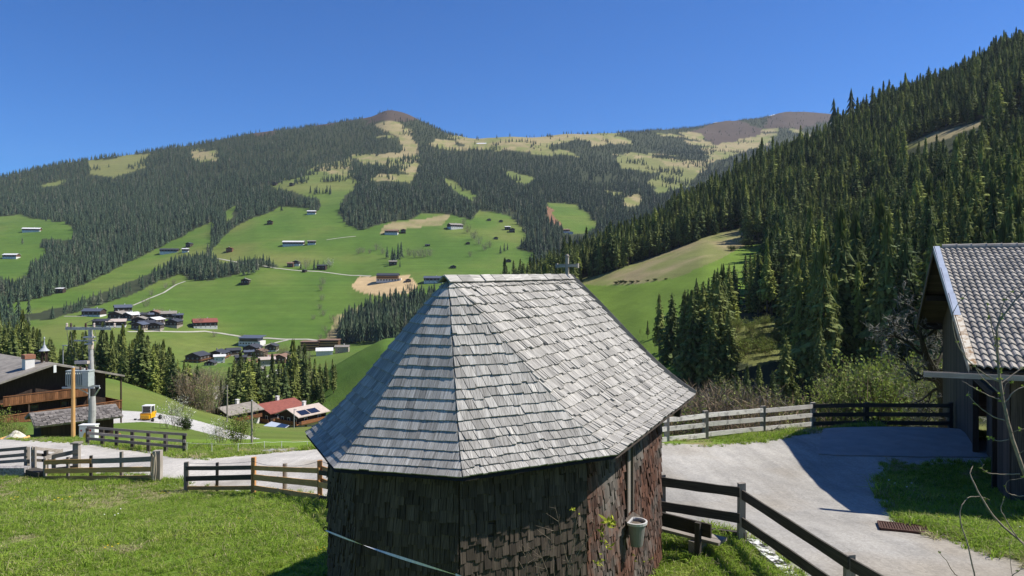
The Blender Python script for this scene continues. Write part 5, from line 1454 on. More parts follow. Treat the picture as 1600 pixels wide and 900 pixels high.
parts = [scatter(-34, 1, 11, 32, 76000), scatter(1.5, 12, 10, 17, 14000), scatter(4, 14, 24.5, 29, 3000), scatter(9, 19, 12, 27, 16000), scatter(-32, 4, 29, 47, 26000), verge(3, 19, 9, 30, 26000), verge(-30, 2, 19, 42, 30000)]
X = np.concatenate([p[0] for p in parts]); Y = np.concatenate([p[1] for p in parts]); Z = np.concatenate([p[2] for p in parts])
ins = np.zeros(len(X), bool)
for a, b in zip(WP, WP[1:]+WP[:1]):
    pass
pol = [(p.x, p.y) for p in WP]
ins = inpoly(X, Y, pol)
slab = inpoly(X, Y, [(p.x, p.y) for p in sc_])
pit = inpoly(X, Y, [(p.x, p.y) for p in gc])
keep = ~ins & ~slab & ~pit
X, Y, Z = X[keep], Y[keep], Z[keep]
dryn = fbm(X, Y, 1.6, 4, 1); tall = fbm(X, Y, 2.4, 3, 3)
kd = nr.integers(0, 4, len(X)); kd = np.where((dryn > .55) & (nr.random(len(X)) < .55), nr.integers(4, 6, len(X)), kd)
fl = nr.random(len(X)); kd = np.where(fl < .0012, 6, np.where(fl > .9996, 7, kd))
keep = ~((dryn > .75) & (nr.random(len(X)) < .5)); 
sc = nr.uniform(.6, 1.4, len(X))*(1+.6*np.clip(tall, -.9, 1))*np.where(Y > 30, 1.25, 1.0)
instancer('meadow_grass', np.c_[X, Y, Z][keep], sc[keep], (nr.random(len(X))*6.28)[keep], kd[keep], GS, 'short green meadow grass with dry straw patches around the chapel', 'grass')
print('GRASS', int(keep.sum()))
# ================================================================== BUILDINGS
def gpart(mb, name, mat, par): return mb.build(name, MAT[mat] if isinstance(mat, str) else mat, par)
def chalet(label, loc, az, L, W, Hw, pitch, roof='roof_dark', wall='dark_timber', base='white_wall', ov=.9, bal=True, win=True, chim=True, name='farmhouse', cat='house', group=None, hb=.42, half=None):
    """local x runs along the ridge, the gable at -x; az is the ridge direction in degrees clockwise from straight ahead"""
    t = thing(name, label, cat, tuple(loc), R(90-az), group)
    tp = math.tan(R(pitch)); hr = Hw+W/2*tp; b = Hw*hb if base else 0
    if base:
        m = MB(); m.box((0, 0, b/2-1.5), (L, W, b+3), la=0); gpart(m, 'ground_floor', base, t)
    m = MB()
    e = .06 if base else 0
    x0, x1, y0 = -L/2-e, L/2+e, W/2+e
    zb = b if base else -3
    for x in (x0, x1):
        q = [(x, -y0, zb), (x, y0, zb), (x, y0, Hw), (x, 0, hr-.02), (x, -y0, Hw)]
        uv = [(p[1], p[2]) for p in q]
        m.face(q if x > 0 else q[::-1], uv if x > 0 else uv[::-1], .5)
    for y in (-y0, y0):
        q = [(x0, y, zb), (x1, y, zb), (x1, y, Hw), (x0, y, Hw)]; m.face(q if y < 0 else q[::-1], [(0, 0), (L, 0), (L, Hw), (0, Hw)], .5)
    wl = gpart(m, 'upper_wall' if base else 'wall', wall, t)
    m = MB(); th = .22
    for s in (-1, 1):
        ze = Hw-ov*tp
        q = [(-L/2-ov, 0, hr+.05), (L/2+ov, 0, hr+.05), (L/2+ov, s*(W/2+ov), ze+.05), (-L/2-ov, s*(W/2+ov), ze+.05)]
        m.hexa([Vector(p) for p in q]+[Vector(p)+Vector((0, 0, th)) for p in q], r=.5, la=0)
    rf = gpart(m, 'roof', roof, t)
    if chim:
        m = MB(); cx = L*.12
        m.box((cx, W*.12, hr+.35), (.8, .8, 1.7), la=2); m.box((cx, W*.12, hr+1.25), (1.0, 1.0, .14)); gpart(m, 'chimney', 'white_wall' if roof != 'roof_dark' else 'stone_grey', rf)
    if win:
        def window(c, s, ax):
            m = MB(); m.box(c, s); w_ = gpart(m, 'window', 'white_paint', t)
            n = [0, 0, 0]; n[ax] = .05*(1 if c[ax] > 0 else -1)
            m = MB(); m.box((c[0]+n[0], c[1]+n[1], c[2]), (s[0]*.72 if ax == 1 else s[0], s[1]*.72 if ax == 0 else s[1], s[2]*.8)); gpart(m, 'pane', 'glass', w_)
        zs = [b*.5, b+(Hw-b)*.45] if base else [Hw*.5]
        for z in zs:
            n = max(2, int(L/4.5))
            for i in range(n): window((-L/2+L*(i+.5)/n, -W/2-.08, z), (1.1, .08, 1.15), 1)
            for i in range(3): window((-L/2-.08, -W/2+W*(i+.5)/3, z), (.08, 1.1, 1.15), 0)
    if bal and base:
        m = MB(); z = b+.1
        m.box((-L/2-.6, 0, z), (1.1, W+1.0, .14)); m.box((-L/2-1.12, 0, z+.5), (.06, W+1.0, .95), la=1); 
        m.box((0, -W/2-.6, z), (L, 1.1, .14)); m.box((0, -W/2-1.12, z+.5), (L, .06, .95), la=0); gpart(m, 'balcony', 'balcony_wood', t)
    return t

# ---- the big farmhouse on the left
fp = Vector((-54.6, 87.9, -10.93)); fr = Vector((-.8, .6, 0)); fL, fW = 22.0, 13.0
fc = fp+fr*(fL/2+1.7); tpi = math.tan(R(15.6)); fH = 7.0
fz = -10.93-.27-fW/2*tpi-fH
fh = chalet('big dark timber farmhouse with grey roof, bell turret and long brown balconies on the left', (fc.x, fc.y, fz), -53.1, fL, fW, fH, 15.6, 'roof_grey', 'dark_timber', 'white_wall', 1.7, False, False, False, hb=.30)
for c in list(fh.children):
    if c.name.startswith('ground_floor'): c.data.materials[0] = MAT['dark_timber']
hr = fH+fW/2*tpi
def fbalc(z, y0, y1, nm, x=-1.35):
    m = MB(); m.box((-fL/2+x/2, (y0+y1)/2, z), (-x, y1-y0, .16)); 
    y = y0
    while y < y1: m.box((-fL/2+x, y+.1, z+.45), (.05, .19, .86), la=2); y += .205
    m.box((-fL/2+x-.03, (y0+y1)/2, z+1.02), (.12, y1-y0+.1, .09)); 
    if y1 > 6.5 or y0 < -6.5:
        xx = -fL/2+x
        for s in (-1, 1):
            if (s > 0 and y1 > 6.5) or (s < 0 and y0 < -6.5):
                while xx < -fL/2+10: m.box((xx, s*7.9, z+.52), (.19, .05, .98), la=2); xx += .205
                m.box((-fL/2+4.5, s*7.2, z), (11, 1.4, .16)); xx = -fL/2+x
    gpart(m, nm, 'balcony_wood', fh)
fbalc(2.55, -8.0, 8.0, 'lower_balcony'); fbalc(4.75, -4.6, 5.2, 'upper_balcony')
m = MB()
for y in (-7.9, 7.9):
    m.box((-fL/2-1.3, y, 3.0), (.16, .16, 7.0))
m2 = MB(); m2.box((-fL/2-1.3, -7.9, 2.6), (.16, .16, 8.0)); gpart(m2, 'balcony_post', 'dark_timber', fh)
for y in (7.9, -2.5, 2.6):
    m2 = MB(); m2.box((-fL/2-1.28, y, 3.4), (.16, .16, 6.6 if y > 5 else 2.2), la=2); gpart(m2, 'balcony_post', 'dark_timber', fh)
for z in (1.4, 3.7):
    for y in (-4.8, -1.7, 1.6, 4.7):
        m = MB(); m.box((-fL/2-.09, y, z), (.08, 1.0, 1.1)); w_ = gpart(m, 'window', 'mid_timber', fh)
        m = MB(); m.box((-fL/2-.14, y, z), (.06, .75, .85)); gpart(m, 'pane', 'glass', w_)
m = MB(); m.box((-fL/2-1.75, -3.4, hr-1.1), (.06, .25, .9)); m.box((-fL/2-1.75, 0, hr-.35), (.06, .3, .9)); m.box((-fL/2-1.75, 6.9, hr-2.35), (.06, .3, .8)); gpart(m, 'purlin_board', 'white_paint', fh)
bt = MB()
for a in range(6):
    an = a*1.047; bt.box((-fL/2+1.3+.34*math.cos(an), .34*math.sin(an), hr+.75), (.09, .09, 1.9))
tu = gpart(bt, 'bell_turret', 'dark_timber', fh)
m = MB(); m.lathe([(.60, 1.6), (.54, 1.66), (.28, 1.92), (.12, 2.3), (.06, 2.65), (.035, 3.0), (.09, 3.05), (.10, 3.15), (.001, 3.35)], (-fL/2+1.3, 0, hr), 12); gpart(m, 'turret_roof', 'metal', tu)
m = MB(); m.lathe([(.02, 1.35), (.12, 1.3), (.17, 1.05), (.26, .9)], (-fL/2+1.3, 0, hr), 10); gpart(m, 'bell', 'rust', tu)
m = MB(); m.box((-fL/2+.8, 1.9, hr-.1), (1.0, 1.0, 1.9), la=2); ch = gpart(m, 'chimney', 'white_wall', fh)
m = MB(); m.box((-fL/2+.8, 1.9, hr+1.1), (1.15, 1.15, .5)); gpart(m, 'chimney_cap', 'brick', ch)
# ---- small shed in front of it
s0 = Vector((-40.3, 62.2, 0)); sd = Vector((.75, .66, 0)); sn = Vector((-.66, .75, 0))
sl, sw = 6.6, 4.6
c = s0+sd*sl/2+sn*sw/2
shed = chalet('small dark log shed with a rough grey shingle roof in front of the farmhouse', (c.x, c.y, -15.1), 48.6, sl-1.0, sw-1.0, 2.05, 17, 'roof_grey', 'dark_timber', None, .6, False, False, False, name='shed', cat='shed')
m = MB()
for i in range(9):
    for j in range(22):
        for s in (-1, 1):
            y = .22+(i+.5)*.27; x = -sl/2-.05+(j+.5)*.306
            z = 2.05+(sw-1)/2*math.tan(R(17))+.30-y*math.tan(R(17))+rng.uniform(0, .05)
            m.box((x+rng.uniform(-.05, .05), s*y, z), (.30, .36, .03), Matrix.Rotation(-s*(R(17)-.05)+rng.uniform(-.05, .05), 3, 'X'), la=1)
for c_ in shed.children:
    if c_.name.startswith('roof'): gpart(m, 'roof_shingles', 'shed_shingle', c_)
m = MB()
for i in range(7): m.box((rng.uniform(-.2, .2), -sw/2+.1-rng.uniform(0, .8), .15+rng.uniform(0, .35)), (sl-.5, .16, .10), la=0)
o = gpart(m, 'plank_stack', 'brown_wood', None); o.location = shed.location; o.rotation_euler = shed.rotation_euler
tag(o, 'stack of brown planks lying along the foot of the small shed', 'planks')
# firewood pile under a white sheet
wp = atD(26, 60); wt = thing('covered_woodpile', 'woodpile under a crumpled white sheet beside the small shed on the left', 'woodpile', tuple(wp))
m = MB(); N = 14
def wpile(i, j): 
    x, y = (i/N-.5)*2.4, (j/N-.5)*1.4; e = max(abs(i/N-.5), abs(j/N-.5))*2
    return wp+Vector((x, y, (.85*(1-e**4)*(.7+.3*math.cos(x*3.1+.6)+.12*math.sin(y*6)))+rng.uniform(-.05, .07)-.1))
G = [[wpile(i, j) for j in range(N+1)] for i in range(N+1)]
for i in range(N):
    for j in range(N): m.face([G[i][j], G[i+1][j], G[i+1][j+1], G[i][j+1]])
m.build('sheet', MAT['cream_sheet'], wt, world=True)
m = MB()
for i in range(9): m.tube([wp+Vector((-1.15+i*.28, -.75, .12+.2*(i % 2))), wp+Vector((-1.15+i*.28, .3, .12+.2*(i % 2)))], .11, 7, rng.random())
m.build('logs', MAT['brown_wood'], wt, world=True)

# ---- transformer on its concrete pole
D0 = 55.0; pb = atD(140, D0)
tr = thing('transformer_pole', 'concrete pole carrying a grey ribbed transformer and insulators in front of the farmhouse', 'transformer', tuple(pb))
def tp(u, v, dd=0.0): return P(u, v, D0+dd)
m = MB(); m.tube([pb-Vector((0, 0, .5)), tp(144.5, 640), tp(142.5, 575), tp(141, 512)], [.29, .25, .19, .14], 14); m.build('pole', MAT['concrete_pole'], tr, world=True)
m = MB(); m.tube([tp(143.6, 618), tp(143.0, 588)], [.265, .25], 14); m.build('climbing_guard', MAT['black'], tr, world=True)
tk = MB(); a, b = tp(117, 577.5), tp(152.5, 600)
cx, cz = (a.x+b.x)/2, (a.z+b.z)/2; wx, wz = b.x-a.x, a.z-b.z
tk.box((cx, D0-.75, cz), (wx-.12, .62, wz)); tk.box((cx, D0-.75, cz+wz/2+.03), (wx+.05, .75, .07)); tk.box((cx+wx*.36, D0-.80, cz-.02), (wx*.26, .8, wz*.98))
tk_o = tk.build('tank', MAT['transformer'], tr, world=True)
m = MB()
for i in range(9): m.box((cx-wx*.46+i*.135, D0-1.14, cz), (.045, .18, wz*.86))
f = m.build('cooling_fins', MAT['transformer'], tk_o); f.location = Vector(-tr.location)
for dx in (-.45, 0.0, .45):
    m = MB(); m.lathe([(.03, 0), (.09, .03), (.05, .08), (.09, .12), (.05, .17), (.08, .21), (.02, .3)], (cx+dx, D0-.75, cz+wz/2+.06), 8); f = m.build('bushing', MAT['ceramic'], tk_o); f.location = Vector(-tr.location)
m = MB()
for yy in (-1.1, -.42): m.box((cx+.05, D0+yy, cz-wz/2-.10), (wx+.65, .10, .12))
m.beam(tp(121, 606, -.75), tp(140, 616, -.3), .07, .07); m.beam(tp(156, 606, -.75), tp(148, 618, -.3), .07, .07); m.box((tp(149, 612).x, D0-.8, tp(149, 612).z), (.08, .08, .9))
m.build('platform', MAT['metal'], tr, world=True)
m = MB(); m.box((tp(133, 565).x, D0-.4, tp(133, 565).z), (.95, .3, .22)); m.build('surge_arrester_box', MAT['ceramic_pale'], tr, world=True)
m = MB(); m.box((tp(139, 513).x, D0-.1, tp(139, 513.5).z), (3.35, .14, .16)); m.box((tp(139, 513).x, D0-.1, tp(139, 511.3).z), (3.35, .2, .03)); m.build('crossarm', MAT['metal'], tr, world=True)
m = MB(); m.box((tp(134, 532).x, D0-.1, tp(134, 532).z), (1.6, .10, .10)); m.box((tp(141, 526).x, D0-.15, tp(141, 526.5).z), (.65, .5, .09)); m.box((tp(141, 537).x, D0-.15, tp(141, 537).z), (.5, .4, .08)); m.build('switch_frame', MAT['metal'], tr, world=True)
for u_ in (104.5, 111, 134, 147, 179):
    m = MB(); q = tp(u_, 512.5, -.1); m.lathe([(.03, -.05), (.03, .05), (.10, .08), (.05, .14), (.10, .19), (.05, .25), (.09, .30), (.03, .38)], q, 8); m.build('insulator', MAT['ceramic' if u_ in (111, 134) else 'ceramic_pale'], tr, world=True)
m = MB()
for pts in ([(111, 505), (112, 540), (122, 560), (126, 576)], [(134, 505), (150, 498), (147, 505)], [(160, 512), (170, 500), (179, 503)], [(104, 512), (108, 545), (118, 568)], [(134, 512), (128, 545), (131, 560)], [(147, 512), (152, 535), (146, 555), (150, 575)], [(141, 545), (138, 556), (140, 562)]):
    m.tube([tp(u_, v_, -.35) for u_, v_ in pts], .018, 4)
m.build('jumper_cables', MAT['wire'], tr, world=True)
m = MB(); m.lathe([(.19, 0), (.21, .3), (.16, .6), (.2, .8), (.15, 1.1)], tp(142, 545), 10); m.build('cable_head', MAT['ceramic_pale'], tr, world=True)
cb = atD(139, 52.8); ct = thing('electric_cabinet', 'white electric cabinet with warning stickers at the foot of the transformer pole', 'cabinet', tuple(cb))
m = MB(); m.box((cb.x, cb.y, cb.z+.95), (1.12, .5, 2.0), la=0); m.box((cb.x, cb.y, cb.z+1.97), (1.2, .6, .06)); m.build('body', MAT['cabinet'], ct, world=True)
for s in (-1, 1):
    m = MB(); m.box((cb.x+s*.275, cb.y-.258, cb.z+.98), (.52, .025, 1.78)); m.build('door', MAT['white_paint'], ct, world=True)
m = MB(); y = cb.y-.275; m.face([(cb.x-.32, y, cb.z+1.02), (cb.x+.05, y, cb.z+1.02), (cb.x-.02, y, cb.z+1.32), (cb.x-.13, y, cb.z+1.5), (cb.x-.25, y, cb.z+1.32)]); m.build('warning_sticker', MAT['yellow_sign'], ct, world=True)
m = MB(); y = cb.y-.276; m.box((cb.x+.24, y, cb.z+1.62), (.15, .008, .16)); m.box((cb.x-.40, y, cb.z+1.60), (.11, .008, .12)); m.build('red_sticker', MAT['red_sign'], ct, world=True)
m = MB(); m.box((cb.x-.46, cb.y-.28, cb.z+.85), (.05, .03, .28)); m.build('handle', MAT['black'], ct, world=True)
def pole(label, u_, D, vt, r, name='wooden_pole', mat='barn_board', lamp=False):
    g = atD(u_, D); t = thing(name, label, 'pole', tuple(g)); top = -(vt-V0)/F*D
    m = MB(); m.tube([g-Vector((0, 0, .4)), Vector((g.x, g.y, (g.z+top)/2)), Vector((g.x, g.y, top))], [r*1.1, r, r*.85], 9); m.build('shaft', MAT[mat], t, world=True)
    if lamp:
        m = MB(); m.box((g.x+.25, g.y, top+.02), (.7, .18, .10)); m.build('lamp_head', MAT['metal'], t, world=True)
    else:
        m = MB(); m.tube([Vector((g.x, g.y, top)), Vector((g.x, g.y, top+.06))], [r*.9, r*.3], 9); m.build('pole_cap', MAT['metal'], t, world=True)
pole('brown wooden pole directly left of the transformer', 114.5, 51.0, 574, .13, mat='brown_wood')
pole('tall thin grey pole left of the grey-roofed house', 355, 150, 603, .14, mat='grey_wood')
pole('short thick wooden pole at the end of the gravel lane', 393.5, 55.5, 626, .075, mat='grey_wood')
pole('slim lamp post in front of the house with solar panels', 459.5, 178, 640, .09, 'lamp_post', 'metal', True)
pole('small antenna mast behind the farmhouse roof', 98.5, 110, 540, .06, 'antenna_mast', 'metal', True)

# ---- yellow walking excavator
ex = atD(231, 108); et = thing('walking_excavator', 'yellow walking excavator with a pale cab parked beside the gravel lane', 'excavator', tuple(ex))
m = MB(); m.box(ex+Vector((0, 0, 1.05)), (1.9, 1.7, .85)); m.box(ex+Vector((0, -.9, .95)), (1.5, .5, .55)); m.box(ex+Vector((.75, .3, 1.35)), (.5, 1.4, .5)); m.build('body', MAT['yellow'], et, world=True)
m = MB()
for sx in (-.72, .72):
    for sy in (-.6, .6): m.box(ex+Vector((sx+.1, sy, 2.05)), (.12, .12, 1.3))
m.box(ex+Vector((.1, 0, 2.72)), (1.66, 1.45, .14)); m.box(ex+Vector((.1, -.6, 1.5)), (1.5, .1, .2)); cab = m.build('cab', MAT['white_paint'], et, world=True)
m = MB(); m.box(ex+Vector((.1, 0, 2.1)), (1.42, 1.2, 1.1)); f = m.build('cab_window', MAT['glass'], cab); f.location = Vector(-et.location)
for i in range(7):
    if i == 0: m = MB()
    m.box(ex+Vector((-.75+i*.25, -1.12, .62)), (.14, .2, .14))
m.build('blade_teeth', MAT['yellow'], et, world=True)
m = MB(); m.box(ex+Vector((0, -.1, .45)), (1.5, 1.3, .4)); m.build('undercarriage', MAT['black'], et, world=True)
for sx in (-1, 1):
    for sy in (-1, 1):
        m = MB(); m.beam(ex+Vector((sx*.5, sy*.5, .5)), ex+Vector((sx*1.45, sy*1.3, .35)), .22, .22); lg = m.build('leg', MAT['metal'], et, world=True)
        m = MB(); q = ex+Vector((sx*1.5, sy*1.35, .42)); m.tube([q-Vector((.15, 0, 0)), q+Vector((.15, 0, 0))], .42 if sy > 0 else .28, 12); f = m.build('wheel', MAT['black'], lg); f.location = Vector(-et.location)
m = MB(); m.beam(ex+Vector((-.5, .9, 1.3)), ex+Vector((-.6, 2.4, 2.2)), .25, .3); m.beam(ex+Vector((-.6, 2.4, 2.2)), ex+Vector((-.6, 2.9, .5)), .2, .24); m.build('boom', MAT['yellow'], et, world=True)

et.scale = (.84, .84, .84)
# ---- three houses below the lane
def corner_house(label, u_, v_, D, az, L, W, pitch, roof, eh, **kw):
    """near eave corner seen at u,v,D"""
    c = P(u_, v_, D); a = R(az); d = Vector((math.sin(a), math.cos(a), 0)); n = Vector((-d.y, d.x, 0))
    ov = kw.get('ov', .9)
    q = c+d*L/2+n*W/2
    t = chalet(label, (q.x, q.y, c.z+ov*math.tan(R(pitch))-eh), az, L-2*ov, W-2*ov, eh, pitch, roof, **kw)
    return t
corner_house('dark house with a plain grey roof, leftmost of the three houses below the lane', 357, 651, 195, 33, 11.5, 9.5, 20, 'roof_grey', 3.6)
corner_house('dark house with a red tiled roof in the middle of the three below the lane', 422, 648, 204, 33, 13.5, 11.5, 20, 'roof_red', 4.8)
h3 = corner_house('dark house with a pale pinkish roof carrying two solar panels, left of the chapel roof', 466, 654, 198, 33, 11.5, 9.5, 21, 'roof_pink', 4.0)
tpp = math.tan(R(21)); 
for x0 in (-4.1, -.6):
    m = MB(); W_ = 9.5-1.8; hrr = 4.0+W_/2*tpp
    q = [Vector((x, y, hrr-abs(y)*tpp+.36)) for x, y in ((x0, -4.2), (x0+3.1, -4.2), (x0+3.1, -2.0), (x0, -2.0))]
    m.hexa([p-Vector((0, 0, .06)) for p in q]+q)
    for c_ in h3.children:
        if c_.name.startswith('roof'): gpart(m, 'solar_panel', 'solar', c_)
corner_house('small reddish-roofed cottage partly hidden left of the grey-roofed house', 333, 652, 214, 33, 7.5, 7, 22, 'roof_red', 3.0, bal=False, chim=False)
lt = thing('lean_to', 'low lean-to with a pale sheet metal and glass roof in front of the red-roofed house', 'shed', tuple(P(430, 674, 190)))
q = [P(410.5, 666, 186), P(442, 671.5, 186), P(452, 664.5, 192), P(424, 658.5, 192)]
m = MB(); m.hexa([p-Vector((0, 0, .12)) for p in q]+q); m.build('roof', MAT['metal_light'], lt, world=True)
m = MB(); k = [q[0].lerp(q[1], .55), q[0].lerp(q[1], .97), q[3].lerp(q[2], .97), q[3].lerp(q[2], .55)]
m.hexa([p+Vector((0, 0, .02)) for p in k]+[p+Vector((0, 0, .05)) for p in k]); m.build('glass_panels', MAT['solar'], lt, world=True)
for i, p in enumerate(q):
    m = MB(); m.box(p+Vector((.1, .1, -1.3)), (.15, .15, 2.5)); m.build('post', MAT['dark_timber'], lt, world=True)

# ---- hamlet on the slope, village on the valley floor, scattered farms: column, row of the base, size
def far_house(label, u_, v_, wpx, kind, roof='roof_dark', wall='dark_timber', base='white_wall', dmin=430, D=None, long=1.0, story=2, group=None, bal=False, win=True, name='farmhouse', az=None, hb_=.42):
    p = atD(u_, D) if D else hit(u_, v_, dmin)
    w = wpx*p.y/F
    if kind == 'g': W, L, a = w/1.12, w*1.15, rng.uniform(-14, 14)                 # gable towards us
    elif kind == 'l': L, W, a = w/1.1, max(4, min(w*.55, 12)), 90+rng.uniform(-14, 8)   # long side towards us
    else: L, W, a = w*.82, w*.62, 62+rng.uniform(-8, 8)
    if az is not None: a = az
    Hw = (2.9*story if w > 9 else 2.6)
    if w < 7: base, bal, win = None, False, False
    return chalet(label, p-Vector((0, 0, .3)), a, L, W, Hw, rng.uniform(18, 23), roof, wall, base, .9 if w > 9 else .5, bal, win, w > 9 and rng.random() < .7, hb=hb_, name=name, cat='house' if w >= 7 else 'hut', group=group)
HAM = [(147,494,27,'l','roof_blue','blue-roofed farmhouse standing apart at the left end of the hamlet'),(192,488,24,'d','roof_blue','blue-roofed house on the upper edge of the hamlet beside the road'),
 (186,498,20,'g','roof_grey','pale-gabled house right below the upper blue-roofed one in the hamlet'),(206,500,18,'g','roof_pale','pale-roofed small house left of the hamlet centre'),
 (220,499,17,'d','roof_dark','dark-roofed house in the upper middle of the hamlet'),(231,500,16,'d','roof_blue','slate-blue roofed house in the upper middle of the hamlet'),
 (242,496,18,'g','roof_brown','brown-roofed house at the top right of the hamlet'),(262,498,25,'d','roof_grey','largest grey-roofed house in the right part of the hamlet'),
 (182,511,27,'d','roof_pink','house with a pinkish roof and pale wall at the lower left of the hamlet'),(160,510,22,'l','roof_dark','long dark house at the lower left end of the hamlet'),
 (219,507,18,'g','roof_grey','pale-roofed house in the centre of the hamlet'),(229,513,22,'d','roof_dark','dark house with a red door front at the lower edge of the hamlet'),
 (242,508,18,'g','roof_pale','bright-roofed house right of the hamlet centre'),(219,516,16,'g','roof_blue','small blue-roofed house lowest in the hamlet'),
 (245,516,15,'g','roof_dark','small dark house at the lower right of the hamlet'),(272,510,17,'g','roof_dark','dark barn at the right end of the dense hamlet'),
 (278,500,15,'d','roof_blue','low blue-roofed shed behind the grey-roofed house of the hamlet'),(320,511,35,'d','roof_red','large farmhouse with a red roof right of the hamlet')]
for u_, v_, w_, k_, r_, l_ in HAM: far_house(l_, u_, v_, w_*1.18, k_, r_, story=2, base='white_wall' if rng.random() < .3 else 'cream_wall', hb_=.3)
VIL = [(309,565,24,'g','roof_dark','dark chalet at the left end of the village','dark_timber'),(341,561,25,'g','roof_dark','wide dark gabled chalet second from the left in the village','dark_timber'),
 (364,556,22,'d','roof_dark','dark-roofed house just below the white modern building','dark_timber'),(395,551,21,'g','roof_dark','chalet with a white gable front under the white modern building','dark_timber'),
 (425,549,17,'g','roof_dark','small dark chalet right of the white gabled one','dark_timber'),(389,559,15,'d','roof_blue','little blue-roofed house among the village trees','dark_timber'),
 (394,568,15,'l','roof_brown','orange-brown timber house with a blue annexe in the village','balcony_wood'),(417,572,25,'d','roof_pink','large house with a faded tiled roof in the lower village','cream_wall'),
 (427,567,20,'d','roof_brown','brown-roofed house behind the faded tiled roof','mid_timber'),(441,567,18,'g','roof_brown','brown gabled house at the right end of the lower village','mid_timber'),
 (343,567,17,'d','roof_pale','white-walled low house below the dark chalets on the left','white_wall'),(535,551,20,'l','roof_grey','grey flat-roofed shed right of the white hall','cream_wall'),
 (329,571,15,'g','roof_dark','small dark chalet at the lower left of the village among bushes','dark_timber'),(376,568,17,'d','roof_dark','dark house in the middle row of the village','dark_timber'),
 (407,558,16,'g','roof_brown','brown gabled house just right of the white gabled chalet','mid_timber'),(456,572,17,'d','roof_pink','pinkish-roofed house at the lower right of the village','cream_wall'),
 (405,581,17,'d','roof_grey','grey-roofed house lowest among the village trees','mid_timber'),(447,556,14,'g','roof_dark','small dark house between the village and the hotel','dark_timber'),(325,559,13,'d','roof_blue','little slate-roofed house between the two left chalets','dark_timber'),
 (606,528,19,'g','roof_dark','dark-roofed house half hidden by the chapel roof on the left','dark_timber')]
for u_, v_, w_, k_, r_, l_, wl_ in VIL: far_house(l_, u_, v_, w_*1.1, k_, r_, wl_, rng.choice(['white_wall', 'cream_wall', 'mid_timber']), bal=w_ > 19 and k_ == 'g', hb_=.32)
def block_building(name, label, cat, u_, v_, wpx, az, dep, Hh):
    p = hit(u_, v_, 430); w = wpx*p.y/F
    t = thing(name, label, cat, tuple(p), R(az)); return t, w, dep, Hh
t, w, dp, Hh = block_building('modern_building', 'white modern building with a blue-grey upper floor at the top of the village', 'house', 394, 541, 35, -6, 13, 9)
m = MB(); m.box((0, 0, 1), (w, dp, 8)); gpart(m, 'wall', 'white_wall', t)
m = MB(); m.box((-w*.04, -.3, 6.4), (w*.84, dp, 3.4)); gpart(m, 'upper_floor', 'roof_blue', t)
m = MB(); m.box((-w*.04, -dp/2-.35, 6.2), (w*.8, .2, 2.0)); gpart(m, 'window_band', 'glass', t)
m = MB(); m.hexa([Vector(p) for p in ((-w*.52, -dp*.58, 8.0), (w*.52, -dp*.58, 8.0), (w*.52, dp*.58, 9.9), (-w*.52, dp*.58, 9.9), (-w*.52, -dp*.58, 8.4), (w*.52, -dp*.58, 8.4), (w*.52, dp*.58, 10.3), (-w*.52, dp*.58, 10.3))]); gpart(m, 'roof', 'roof_blue', t)
for i in range(6):
    m = MB(); m.box((-w*.4+i*w*.13, -dp/2-.05, 2.9), (1.5, .12, 1.3)); gpart(m, 'window', 'glass', t)
for nm, lb, u_, v_, wp_ in (('wooden_hotel', 'long wooden hotel block with rows of orange balconies, left of two at the village edge', 486, 547, 28), ('wooden_hotel', 'long wooden hotel block with rows of orange balconies, right of two below the tan bank', 515, 544, 30)):
    t, w, dp, Hh = block_building(nm, lb, 'hotel', u_, v_, wp_, 3, 12, 8)
    m = MB(); m.box((0, 0, 2.5), (w, dp, 11)); gpart(m, 'wall', 'mid_timber', t)
    m = MB(); m.box((0, -.8, 8.3), (w+1.5, dp+3, .5)); gpart(m, 'roof', 'roof_brown', t)
    for z in (1.6, 4.2, 6.6):
        m = MB(); m.box((0, -dp/2-1.2, z-.4), (w, .12, 1.0), la=0); m.box((0, -dp/2-.6, z-.9), (w, 1.3, .15)); gpart(m, 'balcony', 'orange_wood', t)
t, w, dp, Hh = block_building('white_hall', 'white hall with a bright low-pitched roof below the wooden hotel', 'hall', 507, 555, 25, 14, 12, 5)
m = MB(); m.box((0, 0, 1.2), (w, dp, 6)); gpart(m, 'wall', 'white_wall', t)
m = MB()
for s in (-1, 1):
    q = [Vector((x, y, z)) for x, y, z in ((-w/2-.5, 0, 6.6), (w/2+.5, 0, 6.6), (w/2+.5, s*(dp/2+.6), 4.2), (-w/2-.5, s*(dp/2+.6), 4.2))]; m.hexa(q+[p+Vector((0, 0, .2)) for p in q])
gpart(m, 'roof', 'roof_pale', t)
